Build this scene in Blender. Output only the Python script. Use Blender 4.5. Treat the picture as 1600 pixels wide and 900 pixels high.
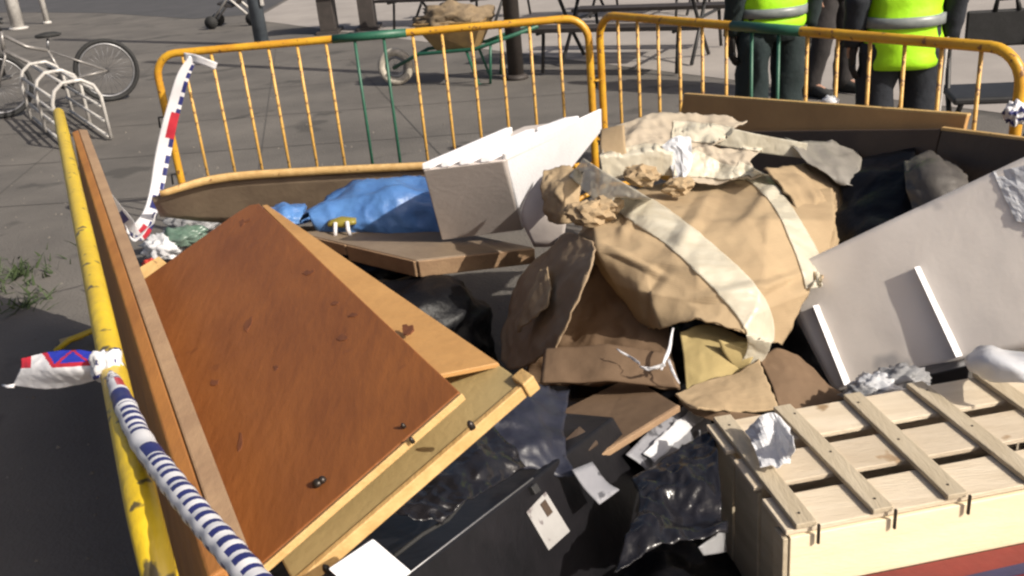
import bpy, bmesh, math, random
from mathutils import Vector as V, Matrix, noise
random.seed(7)
R = math.radians
sc = bpy.context.scene
for o in list(bpy.data.objects): bpy.data.objects.remove(o)
COL = sc.collection

# ------------------------------------------------------------------ camera
CAM_H, FPX, PITCH, ROLL = 1.751, 1500.0, 0.391, -0.092
_F = V((0, math.cos(PITCH), -math.sin(PITCH)))
_U0 = V((0, math.sin(PITCH), math.cos(PITCH)))
_X = V((1, 0, 0)) * math.cos(ROLL) + _U0 * math.sin(ROLL)
_U = _U0 * math.cos(ROLL) - V((1, 0, 0)) * math.sin(ROLL)
cam_d = bpy.data.cameras.new('camera'); cam = bpy.data.objects.new('camera', cam_d); COL.objects.link(cam)
cam_d.sensor_width = 36; cam_d.lens = 36 * FPX / 1600
cam_d.clip_start = 0.02; cam_d.clip_end = 2000
M = Matrix((_X, _U, -_F)).transposed().to_4x4(); M.translation = (0, 0, CAM_H)
cam.matrix_world = M
sc.camera = cam

# ------------------------------------------------------------------ light
SUN = V((0.64, -0.50, 0.58)).normalized()
w = bpy.data.worlds.new('World'); sc.world = w; w.use_nodes = True
nt = w.node_tree; bg = nt.nodes['Background']
sky = nt.nodes.new('ShaderNodeTexSky'); sky.sky_type = 'NISHITA'; sky.sun_disc = False
sky.sun_elevation = math.asin(SUN.z); sky.sun_rotation = math.atan2(SUN.x, SUN.y)
sky.air_density = 0.7; sky.dust_density = 5.0; sky.ozone_density = 0.4
nt.links.new(sky.outputs[0], bg.inputs[0]); bg.inputs[1].default_value = 0.1
sl = bpy.data.lights.new('sun', 'SUN'); sl.energy = 5.0; sl.angle = R(0.6); sl.color = (1, 0.93, 0.82)
so = bpy.data.objects.new('sun', sl); COL.objects.link(so); so.location = SUN * 30
so.rotation_euler = (-SUN).to_track_quat('-Z', 'Y').to_euler()
vs = sc.view_settings; vs.view_transform = 'Standard'; vs.look = 'None'; vs.exposure = 0.12; vs.gamma = 1
sc.render.engine = 'CYCLES'
sc.cycles.filter_width = 2.4

# ------------------------------------------------------------------ helpers
def P(px, py, y):
    """point on the sight line through photo pixel (px,py) at distance y in front of the camera"""
    d = _F + _X * ((px - 800) / FPX) + _U * ((450 - py) / FPX)
    t = y / d.y
    return V((d.x * t, y, CAM_H + d.z * t))
def Z(px, py, z):
    d = _F + _X * ((px - 800) / FPX) + _U * ((450 - py) / FPX)
    t = (z - CAM_H) / d.z
    return V((d.x * t, d.y * t, z))

MATS = {}
def mat(name, c, c2=None, rough=0.6, scale=8, bump=0.0, bscale=60, metal=0.0, spec=0.5, trans=0.0, stretch=(1, 1, 1), sharp=0.0, coat=0.0, detail=6, spots=None):
    m = bpy.data.materials.new(name); m.use_nodes = True; MATS[name] = m
    n = m.node_tree.nodes; l = m.node_tree.links; b = n['Principled BSDF']
    tc = n.new('ShaderNodeTexCoord'); mp = n.new('ShaderNodeMapping'); mp.inputs['Scale'].default_value = stretch
    l.new(tc.outputs['Object'], mp.inputs[0])
    no = n.new('ShaderNodeTexNoise'); no.inputs['Scale'].default_value = scale; no.inputs['Detail'].default_value = detail; no.inputs['Roughness'].default_value = 0.62
    l.new(mp.outputs[0], no.inputs['Vector'])
    rp = n.new('ShaderNodeValToRGB'); c2 = c2 or tuple(x * 0.72 for x in c)
    rp.color_ramp.elements[0].position = 0.3 + sharp * 0.15; rp.color_ramp.elements[1].position = 0.7 - sharp * 0.15
    rp.color_ramp.elements[0].color = (*c2, 1); rp.color_ramp.elements[1].color = (*c, 1)
    l.new(no.outputs['Fac'], rp.inputs[0])
    out = rp.outputs[0]
    if spots:   # (colour, scale, threshold): stains and dents with a shape of their own
        n2 = n.new('ShaderNodeTexNoise'); n2.inputs['Scale'].default_value = spots[1]; n2.inputs['Detail'].default_value = 3
        l.new(tc.outputs['Object'], n2.inputs['Vector'])
        r2 = n.new('ShaderNodeValToRGB'); r2.color_ramp.elements[0].position = spots[2]; r2.color_ramp.elements[1].position = spots[2] + 0.05
        l.new(n2.outputs['Fac'], r2.inputs[0])
        mx = n.new('ShaderNodeMix'); mx.data_type = 'RGBA'
        l.new(r2.outputs[0], mx.inputs[0]); l.new(out, mx.inputs[6]); mx.inputs[7].default_value = (*spots[0], 1)
        out = mx.outputs[2]
    l.new(out, b.inputs['Base Color'])
    b.inputs['Roughness'].default_value = rough; b.inputs['Metallic'].default_value = metal
    b.inputs['Specular IOR Level'].default_value = spec
    if coat: b.inputs['Coat Weight'].default_value = coat; b.inputs['Coat Roughness'].default_value = 0.2
    if bump:
        nb = n.new('ShaderNodeTexNoise'); nb.inputs['Scale'].default_value = bscale; nb.inputs['Detail'].default_value = 5
        l.new(mp.outputs[0], nb.inputs['Vector'])
        bp = n.new('ShaderNodeBump'); bp.inputs['Strength'].default_value = bump; bp.inputs['Distance'].default_value = 0.01
        l.new(nb.outputs['Fac'], bp.inputs['Height']); l.new(bp.outputs[0], b.inputs['Normal'])
    if trans:
        tr = n.new('ShaderNodeBsdfTranslucent'); tr.inputs[0].default_value = (*c, 1)
        ms = n.new('ShaderNodeMixShader'); ms.inputs[0].default_value = trans
        l.new(b.outputs[0], ms.inputs[1]); l.new(tr.outputs[0], ms.inputs[2])
        l.new(ms.outputs[0], n['Material Output'].inputs['Surface'])
    return m

mat('asphalt', (0.148, 0.134, 0.118), (0.088, 0.08, 0.072), 0.9, 1.1, 0.6, 60, detail=14, spots=((0.07, 0.064, 0.057), 1.6, 0.62))
mat('paving', (0.36, 0.325, 0.295), (0.27, 0.245, 0.225), 0.85, 1.2, 0.3, 60, detail=9)
mat('dark_ground', (0.075, 0.072, 0.075), (0.05, 0.05, 0.052), 0.9, 1.5, 0.4, 80)
mat('joint', (0.1, 0.092, 0.085), (0.06, 0.056, 0.052), 0.95, 20)
mat('yellow_orange', (0.64, 0.36, 0.025), (0.5, 0.23, 0.02), 0.42, 9, 0.15, 50, spots=((0.2, 0.09, 0.03), 34, 0.62))
mat('bar_paint', (0.72, 0.43, 0.11), (0.55, 0.31, 0.07), 0.45, 14, 0.15, 60, spots=((0.22, 0.11, 0.045), 40, 0.6))
mat('bright_yellow', (0.76, 0.53, 0.015), (0.55, 0.37, 0.02), 0.4, 5, 0.3, 40, spots=((0.1, 0.075, 0.03), 26, 0.63), coat=0.2)
mat('green_paint', (0.025, 0.12, 0.07), (0.015, 0.08, 0.05), 0.45, 15, 0.1, 50)
mat('steel', (0.34, 0.34, 0.35), (0.2, 0.2, 0.21), 0.4, 12, metal=0.7)
mat('white_metal', (0.55, 0.53, 0.5), (0.36, 0.34, 0.32), 0.35, 14, spots=((0.25, 0.22, 0.2), 25, 0.68))
mat('bike_paint', (0.28, 0.265, 0.25), (0.15, 0.14, 0.135), 0.3, 14, metal=0.3)
mat('rubber', (0.022, 0.022, 0.022), (0.014, 0.014, 0.014), 0.8, 30)
mat('tyre_pale', (0.55, 0.5, 0.42), (0.3, 0.27, 0.22), 0.8, 30)
mat('dark_metal', (0.03, 0.029, 0.03), (0.018, 0.018, 0.018), 0.5, 20, 0.1)
mat('dark_wood', (0.05, 0.04, 0.036), (0.03, 0.025, 0.022), 0.65, 10, 0.2, 40)
mat('post_paint', (0.11, 0.13, 0.15), (0.06, 0.07, 0.085), 0.45, 6, 0.1)
mat('door_wood', (0.285, 0.103, 0.028), (0.2, 0.069, 0.021), 0.5, 3.2, 0.2, 18, stretch=(2.6, 0.9, 2.6), spec=0.28, detail=10, spots=((0.2, 0.07, 0.023), 12, 0.69))
mat('board_wood', (0.44, 0.19, 0.05), (0.3, 0.12, 0.035), 0.55, 5, 0.15, 40, stretch=(3, 0.6, 3))
mat('edge_tan', (0.36, 0.235, 0.135), (0.25, 0.155, 0.09), 0.65, 7, 0.2, 50, stretch=(2, 0.7, 2))
mat('pine', (0.6, 0.4, 0.17), (0.46, 0.28, 0.1), 0.6, 8, 0.2, 50, stretch=(3, 0.6, 3), spots=((0.16, 0.07, 0.03), 26, 0.68))
mat('olive_board', (0.44, 0.325, 0.145), (0.36, 0.265, 0.115), 0.65, 5, 0.15, 60)
mat('crate_front_lit', (0.86, 0.74, 0.53), (0.8, 0.66, 0.44), 0.6, 4, 0.15, 45, stretch=(0.8, 5, 5), spots=((0.5, 0.36, 0.2), 9, 0.72))  # paler than the other boards: sunlight on the front put into the colour
mat('crate_wood', (0.6, 0.51, 0.39), (0.48, 0.39, 0.28), 0.7, 5, 0.25, 45, stretch=(0.8, 5, 5), spots=((0.36, 0.25, 0.15), 11, 0.66))
mat('crate_wood_pale', (0.7, 0.6, 0.46), (0.56, 0.46, 0.33), 0.7, 4, 0.3, 38, stretch=(0.7, 6, 6), spots=((0.3, 0.2, 0.11), 9, 0.69))
mat('crate_batten', (0.5, 0.425, 0.31), (0.39, 0.32, 0.22), 0.7, 6, 0.25, 45, stretch=(5, 0.8, 5))
mat('brown_panel', (0.5, 0.275, 0.095), (0.38, 0.2, 0.066), 0.6, 4, 0.2, 40)
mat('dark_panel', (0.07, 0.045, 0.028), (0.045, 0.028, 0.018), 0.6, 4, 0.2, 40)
mat('grey_brown', (0.24, 0.18, 0.12), (0.16, 0.115, 0.078), 0.7, 5, 0.2, 40)
mat('gouge', (0.2, 0.066, 0.022), (0.12, 0.038, 0.015), 0.8, 40)
mat('screw', (0.05, 0.04, 0.035), (0.03, 0.025, 0.02), 0.35, 20, metal=0.5)
mat('white_foam', (0.82, 0.81, 0.83), (0.74, 0.73, 0.75), 0.75, 12, 0.2, 140)
mat('pale_card', (0.56, 0.5, 0.465), (0.46, 0.41, 0.38), 0.8, 5, 0.1, 50, spots=((0.5, 0.45, 0.43), 5, 0.68))
mat('grey_card', (0.86, 0.785, 0.71), (0.8, 0.73, 0.66), 0.55, 2.5, 0.05, 60, spots=((0.5, 0.47, 0.45), 3.5, 0.68))
mat('plastic_white', (0.8, 0.8, 0.82), (0.66, 0.67, 0.7), 0.4, 10, 0.3, 30, trans=0.25)
mat('plastic_grey', (0.42, 0.42, 0.43), (0.3, 0.3, 0.31), 0.4, 10, 0.3, 30, trans=0.2)
mat('film_shaded', (0.25, 0.23, 0.2), (0.17, 0.155, 0.135), 0.5, 9, 0.3, 30)  # dull tone carries the shade the film lies in
mat('plastic_shaded', (0.085, 0.075, 0.066), (0.05, 0.045, 0.04), 0.6, 10, 0.3, 30)  # sack colour dimmed to stand for the shade on it
mat('pack_tape', (0.8, 0.755, 0.63), (0.66, 0.6, 0.47), 0.34, 9, 0.35, 30, trans=0.15, stretch=(1, 3, 1))
mat('blue_bag', (0.12, 0.28, 0.6), (0.07, 0.17, 0.42), 0.4, 7, 0.5, 30, trans=0.15)
mat('black_bag', (0.007, 0.007, 0.009), (0.004, 0.004, 0.005), 0.42, 9, 0.6, 18, spec=0.16)
mat('black_film', (0.014, 0.013, 0.016), (0.008, 0.008, 0.01), 0.22, 9, 0.7, 16, spec=0.4)
mat('black_case', (0.012, 0.011, 0.013), (0.006, 0.006, 0.007), 0.34, 7, 0.3, 14, spec=0.3)
mat('blue_black', (0.022, 0.024, 0.038), (0.012, 0.012, 0.02), 0.45, 6, 0.4, 18)
mat('label_paper', (0.36, 0.35, 0.34), (0.28, 0.27, 0.26), 0.6, 10, spots=((0.16, 0.14, 0.14), 28, 0.62))
mat('label_shaded', (0.26, 0.26, 0.28), (0.19, 0.19, 0.21), 0.6, 10, spots=((0.08, 0.08, 0.09), 22, 0.6))  # white paper greyed to carry the shade on it
mat('tape_white', (0.8, 0.79, 0.8), (0.7, 0.69, 0.71), 0.4, 15, trans=0.15)
mat('tape_navy', (0.03, 0.035, 0.16), (0.02, 0.022, 0.1), 0.4, 15)
mat('tape_red', (0.5, 0.03, 0.045), (0.36, 0.02, 0.035), 0.4, 15)
mat('tape_blue', (0.03, 0.05, 0.42), (0.02, 0.03, 0.3), 0.4, 15)
mat('red_box', (0.22, 0.025, 0.02), (0.14, 0.015, 0.015), 0.5, 8, 0.1)
mat('inner_carton', (0.13, 0.05, 0.03), (0.08, 0.03, 0.02), 0.7, 8, 0.1)
mat('navy_box', (0.03, 0.03, 0.1), (0.02, 0.02, 0.06), 0.5, 8, 0.1)
mat('hi_vis', (0.42, 0.86, 0.01), (0.35, 0.72, 0.01), 0.6, 9, 0.5, 14)
mat('reflect', (0.25, 0.27, 0.26), (0.18, 0.2, 0.2), 0.4, 20)
mat('navy_cloth', (0.016, 0.02, 0.028), (0.01, 0.012, 0.018), 0.85, 12, 0.5, 30)
mat('teal_cloth', (0.014, 0.026, 0.028), (0.009, 0.017, 0.019), 0.85, 12, 0.5, 30)
mat('dark_cloth', (0.03, 0.025, 0.025), (0.018, 0.016, 0.016), 0.85, 12, 0.5, 30)
mat('glove', (0.02, 0.017, 0.016), (0.012, 0.011, 0.01), 0.7, 20, 0.3)
mat('skin', (0.42, 0.24, 0.17), (0.36, 0.2, 0.14), 0.55, 12)
mat('hair', (0.025, 0.018, 0.013), (0.015, 0.01, 0.008), 0.6, 40, 0.5, 80)
mat('rubble', (0.27, 0.2, 0.12), (0.15, 0.11, 0.07), 0.95, 14, 0.6, 40)
mat('barrow', (0.33, 0.21, 0.08), (0.2, 0.13, 0.06), 0.6, 8, 0.2)
mat('grit', (0.24, 0.215, 0.185), (0.09, 0.08, 0.07), 0.9, 3)
mat('grass', (0.05, 0.075, 0.025), (0.035, 0.055, 0.018), 0.7, 6)
mat('litter_red', (0.55, 0.06, 0.035), (0.4, 0.04, 0.03), 0.5, 10)
mat('litter_green', (0.16, 0.22, 0.18), (0.06, 0.12, 0.09), 0.3, 10)
mat('yellow_plastic', (0.3, 0.25, 0.04), (0.2, 0.16, 0.03), 0.4, 10)

def cardboard(name, c, c2, period=0.0075):
    """brown corrugated board: noise tone, fine flute ridges, creases"""
    m = mat(name, c, c2, 0.82, 3.5, 0, spec=0.25, detail=8, spots=(tuple(x * 0.62 for x in c), 7, 0.7))
    n = m.node_tree.nodes; l = m.node_tree.links; b = n['Principled BSDF']
    uv = n.new('ShaderNodeUVMap'); wv = n.new('ShaderNodeTexWave'); wv.bands_direction = 'Y'
    wv.inputs['Scale'].default_value = 2 * math.pi / (period * 20) ; wv.inputs['Distortion'].default_value = 0.6
    l.new(uv.outputs[0], wv.inputs['Vector'])
    nz = n.new('ShaderNodeTexNoise'); nz.inputs['Scale'].default_value = 9; nz.inputs['Detail'].default_value = 4
    tc = n.new('ShaderNodeTexCoord'); l.new(tc.outputs['Object'], nz.inputs['Vector'])
    b1 = n.new('ShaderNodeBump'); b1.inputs['Strength'].default_value = 0.15; b1.inputs['Distance'].default_value = 0.002
    l.new(wv.outputs['Fac'], b1.inputs['Height'])
    b2 = n.new('ShaderNodeBump'); b2.inputs['Strength'].default_value = 0.22; b2.inputs['Distance'].default_value = 0.03
    l.new(nz.outputs['Fac'], b2.inputs['Height']); l.new(b1.outputs[0], b2.inputs['Normal']); l.new(b2.outputs[0], b.inputs['Normal'])
    return m
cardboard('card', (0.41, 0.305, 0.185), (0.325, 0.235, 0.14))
def film(name, see):
    """let part of the light through, as thin plastic does"""
    m = MATS[name]; n = m.node_tree.nodes; l = m.node_tree.links; out = n['Material Output'].inputs['Surface']; src = out.links[0].from_socket
    tp = n.new('ShaderNodeBsdfTransparent'); mx = n.new('ShaderNodeMixShader'); mx.inputs[0].default_value = see
    l.new(src, mx.inputs[1]); l.new(tp.outputs[0], mx.inputs[2]); l.new(mx.outputs[0], out)
film('pack_tape', .34); film('plastic_grey', .2)
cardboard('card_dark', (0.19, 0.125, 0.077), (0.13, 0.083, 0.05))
cardboard('card_shaded', (0.36, 0.265, 0.17), (0.27, 0.195, 0.125))  # carton card darkened for the shade on the folded flap
cardboard('card_grey', (0.42, 0.36, 0.28), (0.33, 0.275, 0.21))
cardboard('card_olive', (0.42, 0.33, 0.15), (0.33, 0.25, 0.11))

def wloc(o):
    p = V((0, 0, 0))
    while o: p += o.location; o = o.parent
    return p
def tag(o, label, cat, group=None):
    o['label'] = label; o['category'] = cat
    if group: o['group'] = group
    return o
def thing(name, label, cat, loc, group=None):
    o = bpy.data.objects.new(name, None); COL.objects.link(o); o.location = loc; o.empty_display_size = 0.1
    return tag(o, label, cat, group)
def mk(name, verts, faces, m, parent=None, smooth=False, uvs=None, fm=None, bevel=0, loc=None):
    """one mesh object; verts in world space"""
    if parent is not None: base = wloc(parent)
    else:
        base = V((sum(v[0] for v in verts) / len(verts), sum(v[1] for v in verts) / len(verts), min(v[2] for v in verts)))
    if loc is not None: org = V(loc)
    else: org = base
    me = bpy.data.meshes.new(name); me.from_pydata([tuple(V(v) - org) for v in verts], [], faces)
    ms = m if isinstance(m, (list, tuple)) else [m]
    for x in ms: me.materials.append(MATS[x])
    if fm: me.polygons.foreach_set('material_index', fm)
    if smooth: me.polygons.foreach_set('use_smooth', [True] * len(me.polygons))
    if uvs:
        ul = me.uv_layers.new(name='UVMap')
        for lp in me.loops: ul.data[lp.index].uv = uvs[lp.vertex_index]
    me.validate(); me.update()
    o = bpy.data.objects.new(name, me); COL.objects.link(o)
    o.location = org - (base if parent is not None else V((0, 0, 0)))
    if parent is not None: o.parent = parent
    if bevel:
        b = o.modifiers.new('bevel', 'BEVEL'); b.width = bevel; b.segments = 2; b.limit_method = 'ANGLE'
    return o

def hexa(name, a, b, c, d, off, m, parent=None, bevel=0.004, fm=None):
    """slab with top corners a,b,c,d and bottom = top + off"""
    vs_ = [V(x) for x in (a, b, c, d)]; vs_ += [x + V(off) for x in vs_]
    nrm = (vs_[1] - vs_[0]).cross(vs_[2] - vs_[0])
    f = [(0, 1, 2, 3), (7, 6, 5, 4), (0, 4, 5, 1), (1, 5, 6, 2), (2, 6, 7, 3), (3, 7, 4, 0)]
    if nrm.dot(V(off)) > 0: f = [tuple(reversed(x)) for x in f]
    return mk(name, vs_, f, m, parent, bevel=bevel, fm=fm)
def obox(name, o, ux, uy, uz, xr, yr, zr, m, parent=None, bevel=0.003):
    g = lambda x, y, z: V(o) + ux * x + uy * y + uz * z
    return hexa(name, g(xr[0], yr[0], zr[1]), g(xr[1], yr[0], zr[1]), g(xr[1], yr[1], zr[1]), g(xr[0], yr[1], zr[1]), uz * (zr[0] - zr[1]), m, parent, bevel)
EX, EY, EZ = V((1, 0, 0)), V((0, 1, 0)), V((0, 0, 1))

def tube_data(pts, rad, seg=10, closed=False, cap=True):
    pts = [V(p) for p in pts]; n = len(pts)
    rad = rad if isinstance(rad, (list, tuple)) else [rad] * n
    vs_, fs, uv = [], [], []; up = None; ln = 0
    for i, p in enumerate(pts):
        if closed: t = (pts[(i + 1) % n] - pts[i - 1]).normalized()
        else: t = (pts[min(i + 1, n - 1)] - pts[max(i - 1, 0)]).normalized()
        if up is None:
            up = EZ if abs(t.z) < 0.9 else EX
        up = (up - t * up.dot(t)).normalized(); sd = t.cross(up)
        if i: ln += (p - pts[i - 1]).length
        for k in range(seg):
            a = 2 * math.pi * k / seg
            vs_.append(p + (up * math.cos(a) + sd * math.sin(a)) * rad[i]); uv.append((ln, k / seg))
    for i in range(n if closed else n - 1):
        j = (i + 1) % n
        for k in range(seg):
            k2 = (k + 1) % seg
            fs.append((i * seg + k, i * seg + k2, j * seg + k2, j * seg + k))
    if cap and not closed:
        fs.append(tuple(range(seg - 1, -1, -1))); fs.append(tuple((n - 1) * seg + k for k in range(seg)))
    return vs_, fs, uv
def tube(name, pts, rad, m, parent=None, seg=10, closed=False):
    v, f, u = tube_data(pts, rad, seg, closed); return mk(name, v, f, m, parent, smooth=True)
def tubes(name, lst, m, parent=None, seg=8):
    """several joined tubes forming ONE part (a welded frame)"""
    V_, F_ = [], []
    for pts, r in lst:
        v, f, u = tube_data(pts, r, seg); k = len(V_); V_ += v; F_ += [tuple(i + k for i in x) for x in f]
    return mk(name, V_, F_, m, parent, smooth=True)

def cr(p0, p1, p2, p3, t):
    return 0.5 * ((2 * p1) + (p2 - p0) * t + (2 * p0 - 5 * p1 + 4 * p2 - p3) * t * t + (3 * p1 - p0 - 3 * p2 + p3) * t ** 3)
def spline(pts, n):
    out = []; m = len(pts) - 1
    for i in range(n + 1):
        x = i / n * m; k = min(int(x), m - 1); t = x - k
        g = lambda q: pts[q] if 0 <= q <= m else (pts[0] * 2 - pts[1] if q < 0 else pts[m] * 2 - pts[m - 1])
        out.append(cr(g(k - 1), g(k), g(k + 1), g(k + 2), t))
    return out
def polyline(pts, n):
    m = len(pts) - 1
    return [pts[min(int(i / n * m), m - 1)].lerp(pts[min(int(i / n * m), m - 1) + 1], i / n * m - min(int(i / n * m), m - 1)) for i in range(n + 1)]
def patch(name, rows, m, parent=None, n=(16, 16), thick=0.006, wob=0.0, wsc=6.0, crumple=0.0, csc=14.0, paint=None, torn=0.0, seed=0.0, smooth=True, lin=False, folds=()):
    """curved sheet through a grid of sight-line points (px,py,distance) or world vectors"""
    rows = [[P(*q) if not isinstance(q, V) else q for q in r] for r in rows]
    sp_ = polyline if lin else spline
    cols = [sp_(r, n[0]) for r in rows]
    grid = list(zip(*[sp_([cols[i][j] for i in range(len(rows))], n[1]) for j in range(n[0] + 1)]))
    vs_, uv = [], []
    W = (rows[0][-1] - rows[0][0]).length; H = (rows[-1][0] - rows[0][0]).length
    for i in range(n[1] + 1):
        for j in range(n[0] + 1):
            p = V(grid[i][j])
            a = V(grid[i][min(j + 1, n[0])]) - V(grid[i][max(j - 1, 0)]); b = V(grid[min(i + 1, n[1])][j]) - V(grid[max(i - 1, 0)][j])
            nr = a.cross(b); nr = nr.normalized() if nr.length > 1e-9 else EZ
            q = p + V((seed, seed * 1.7, 0))
            d = 0
            if wob: d += wob * noise.noise(q * wsc)
            if crumple: d += crumple * (abs(noise.noise(q * csc)) + 0.55 * abs(noise.noise(q * csc * 2.3)) + 0.3 * abs(noise.noise(q * csc * 5)) - 0.5)
            for (u0, v0, u1, v1, am, wd) in folds:
                pu, pv = j / n[0], i / n[1]; du, dv = u1 - u0, v1 - v0; tt = max(0, min(1, ((pu - u0) * du + (pv - v0) * dv) / (du * du + dv * dv)))
                ds = math.hypot(pu - u0 - du * tt, pv - v0 - dv * tt); d += am * max(0, 1 - ds / wd) * min(1, 4 * tt + .15, 4 * (1 - tt) + .15)
            p = p + nr * d
            if torn and (i in (0, n[1]) or j in (0, n[0])):
                ax = a.normalized() if j in (0, n[0]) else b.normalized()
                p = p + ax * torn * noise.noise(q * 40) * 2
            vs_.append(p); uv.append((j / n[0] * W, i / n[1] * H))
    fs, fm = [], []
    s = n[0] + 1
    for i in range(n[1]):
        for j in range(n[0]):
            fs.append((i * s + j, i * s + j + 1, (i + 1) * s + j + 1, (i + 1) * s + j))
            if paint: fm.append(paint((j + .5) / n[0], (i + .5) / n[1]))
    o = mk(name, vs_, fs, m, parent, smooth=smooth, uvs=uv, fm=fm or None)
    if thick:
        so_ = o.modifiers.new('solid', 'SOLIDIFY'); so_.thickness = thick; so_.offset = 0
    return o
BODY = []
def settle(o, lift=.0062, tol=.3):
    """press a ribbon's vertices onto the carton sheets beneath it"""
    from mathutils.bvhtree import BVHTree
    base = wloc(o); cp = V((0, 0, CAM_H))
    for v in o.data.vertices:
        p = base + v.co; d_ = (p - cp); L_ = d_.length; d_.normalize(); best = None
        for tr_ in BODY:
            h, n_, i_, ds = tr_.ray_cast(cp, d_)
            if h and abs(ds - L_) < tol and (best is None or ds < best[1]): best = (h, ds, n_)
        if best:
            n_ = best[2] if best[2].dot(d_) < 0 else -best[2]
            v.co = best[0] + n_ * lift * (1 + .25 * noise.noise(p * 30)) - d_ * .003 - base
def ribbon(name, path, m, parent=None, n=40, cols=4, arch=0.0, **kw):
    """band along path of (px,py,distance,width in px)"""
    rows = []
    for i, (x, y, d, wd) in enumerate(path):
        a = path[max(i - 1, 0)]; b = path[min(i + 1, len(path) - 1)]
        t = V((b[0] - a[0], b[1] - a[1])); t = t.normalized(); nx, ny = -t.y, t.x
        rows.append([(x - nx * wd / 2, y - ny * wd / 2, d), (x, y, d - arch), (x + nx * wd / 2, y + ny * wd / 2, d)])
    return patch(name, rows, m, parent, n=(cols, n), thick=kw.pop('thick', 0.0006), **kw)
_ico = {}
def blob(name, c, r, m, parent=None, sub=5, lump=0.25, lsc=2.2, crease=0.12, csc=5.0, seed=0, flat=0.55, rot=0, smooth=True):
    if sub not in _ico:
        bm = bmesh.new(); bmesh.ops.create_icosphere(bm, subdivisions=sub, radius=1)
        _ico[sub] = ([v.co.copy() for v in bm.verts], [tuple(x.index for x in f.verts) for f in bm.faces]); bm.free()
    vv, ff = _ico[sub]; out = []; cs, sn = math.cos(rot), math.sin(rot)
    for v in vv:
        q = v + V((seed * 3.1, seed * 1.3, seed))
        k = 1 + lump * noise.noise(q * lsc) * 1.3 + crease * (0.45 - abs(noise.noise(q * csc)) * 1.3 - 0.6 * abs(noise.noise(q * csc * 2.1 + V((5, 0, 0)))) - 0.35 * abs(noise.noise(q * csc * 4.3)))
        p = V((v.x * r[0], v.y * r[1], v.z * r[2])) * k
        if p.z < -r[2] * flat: p.z = -r[2] * flat
        out.append(V(c) + V((p.x * cs - p.y * sn, p.x * sn + p.y * cs, p.z)))
    return mk(name, out, ff, m, parent, smooth=smooth)

# ================================================================== SETTING
def sheet(name, pts, z, m, kind='structure'):
    o = mk(name, [V((x, y, z)) for x, y in pts], [tuple(range(len(pts)))], m); o['kind'] = kind; return o
g = sheet('ground', [(-300, -200), (300, -200), (300, 400), (-300, 400)], 0, 'asphalt')
pv = sheet('paved_plaza', [(-4.2, 18.0), (-2.2, 15.0), (2.5, 8.2), (6.5, 2.4), (60, 2.4), (60, 120), (-4.2, 120)], 0.004, 'paving')
sheet('dark_ground', [(-60, 33), (-12.5, 25.9), (-8.6, 22.6), (-5.6, 19.2), (-4.3, 19.0), (-4.3, 120), (-60, 120)], 0.004, 'dark_ground')  # darker band of ground at the far left
# slab joints that show in the near paving: thin recessed-looking strips laid on the ground
def joint(a, b, wdt=0.011):
    a, b = V((*a, 0)), V((*b, 0)); t = (b - a).normalized(); s = V((-t.y, t.x, 0)) * wdt / 2
    v = [a - s, b - s, b + s, a + s]
    o = mk('ground_joint', [x + V((0, 0, 0.003)) for x in v], [(0, 1, 2, 3)], 'joint'); o['kind'] = 'structure'
for x, y0, y1 in ((-4.6, 4, 16), (-3.1, 2, 14), (-1.6, 5.9, 14.5), (-0.2, 6, 12)): joint((x, y0), (x - 1.5, y1))
for y in (6.35, 7.6, 8.9, 10.4, 12.0, 14.2): joint((-12, y + 1.1), (2.6, y - 0.35))

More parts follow.
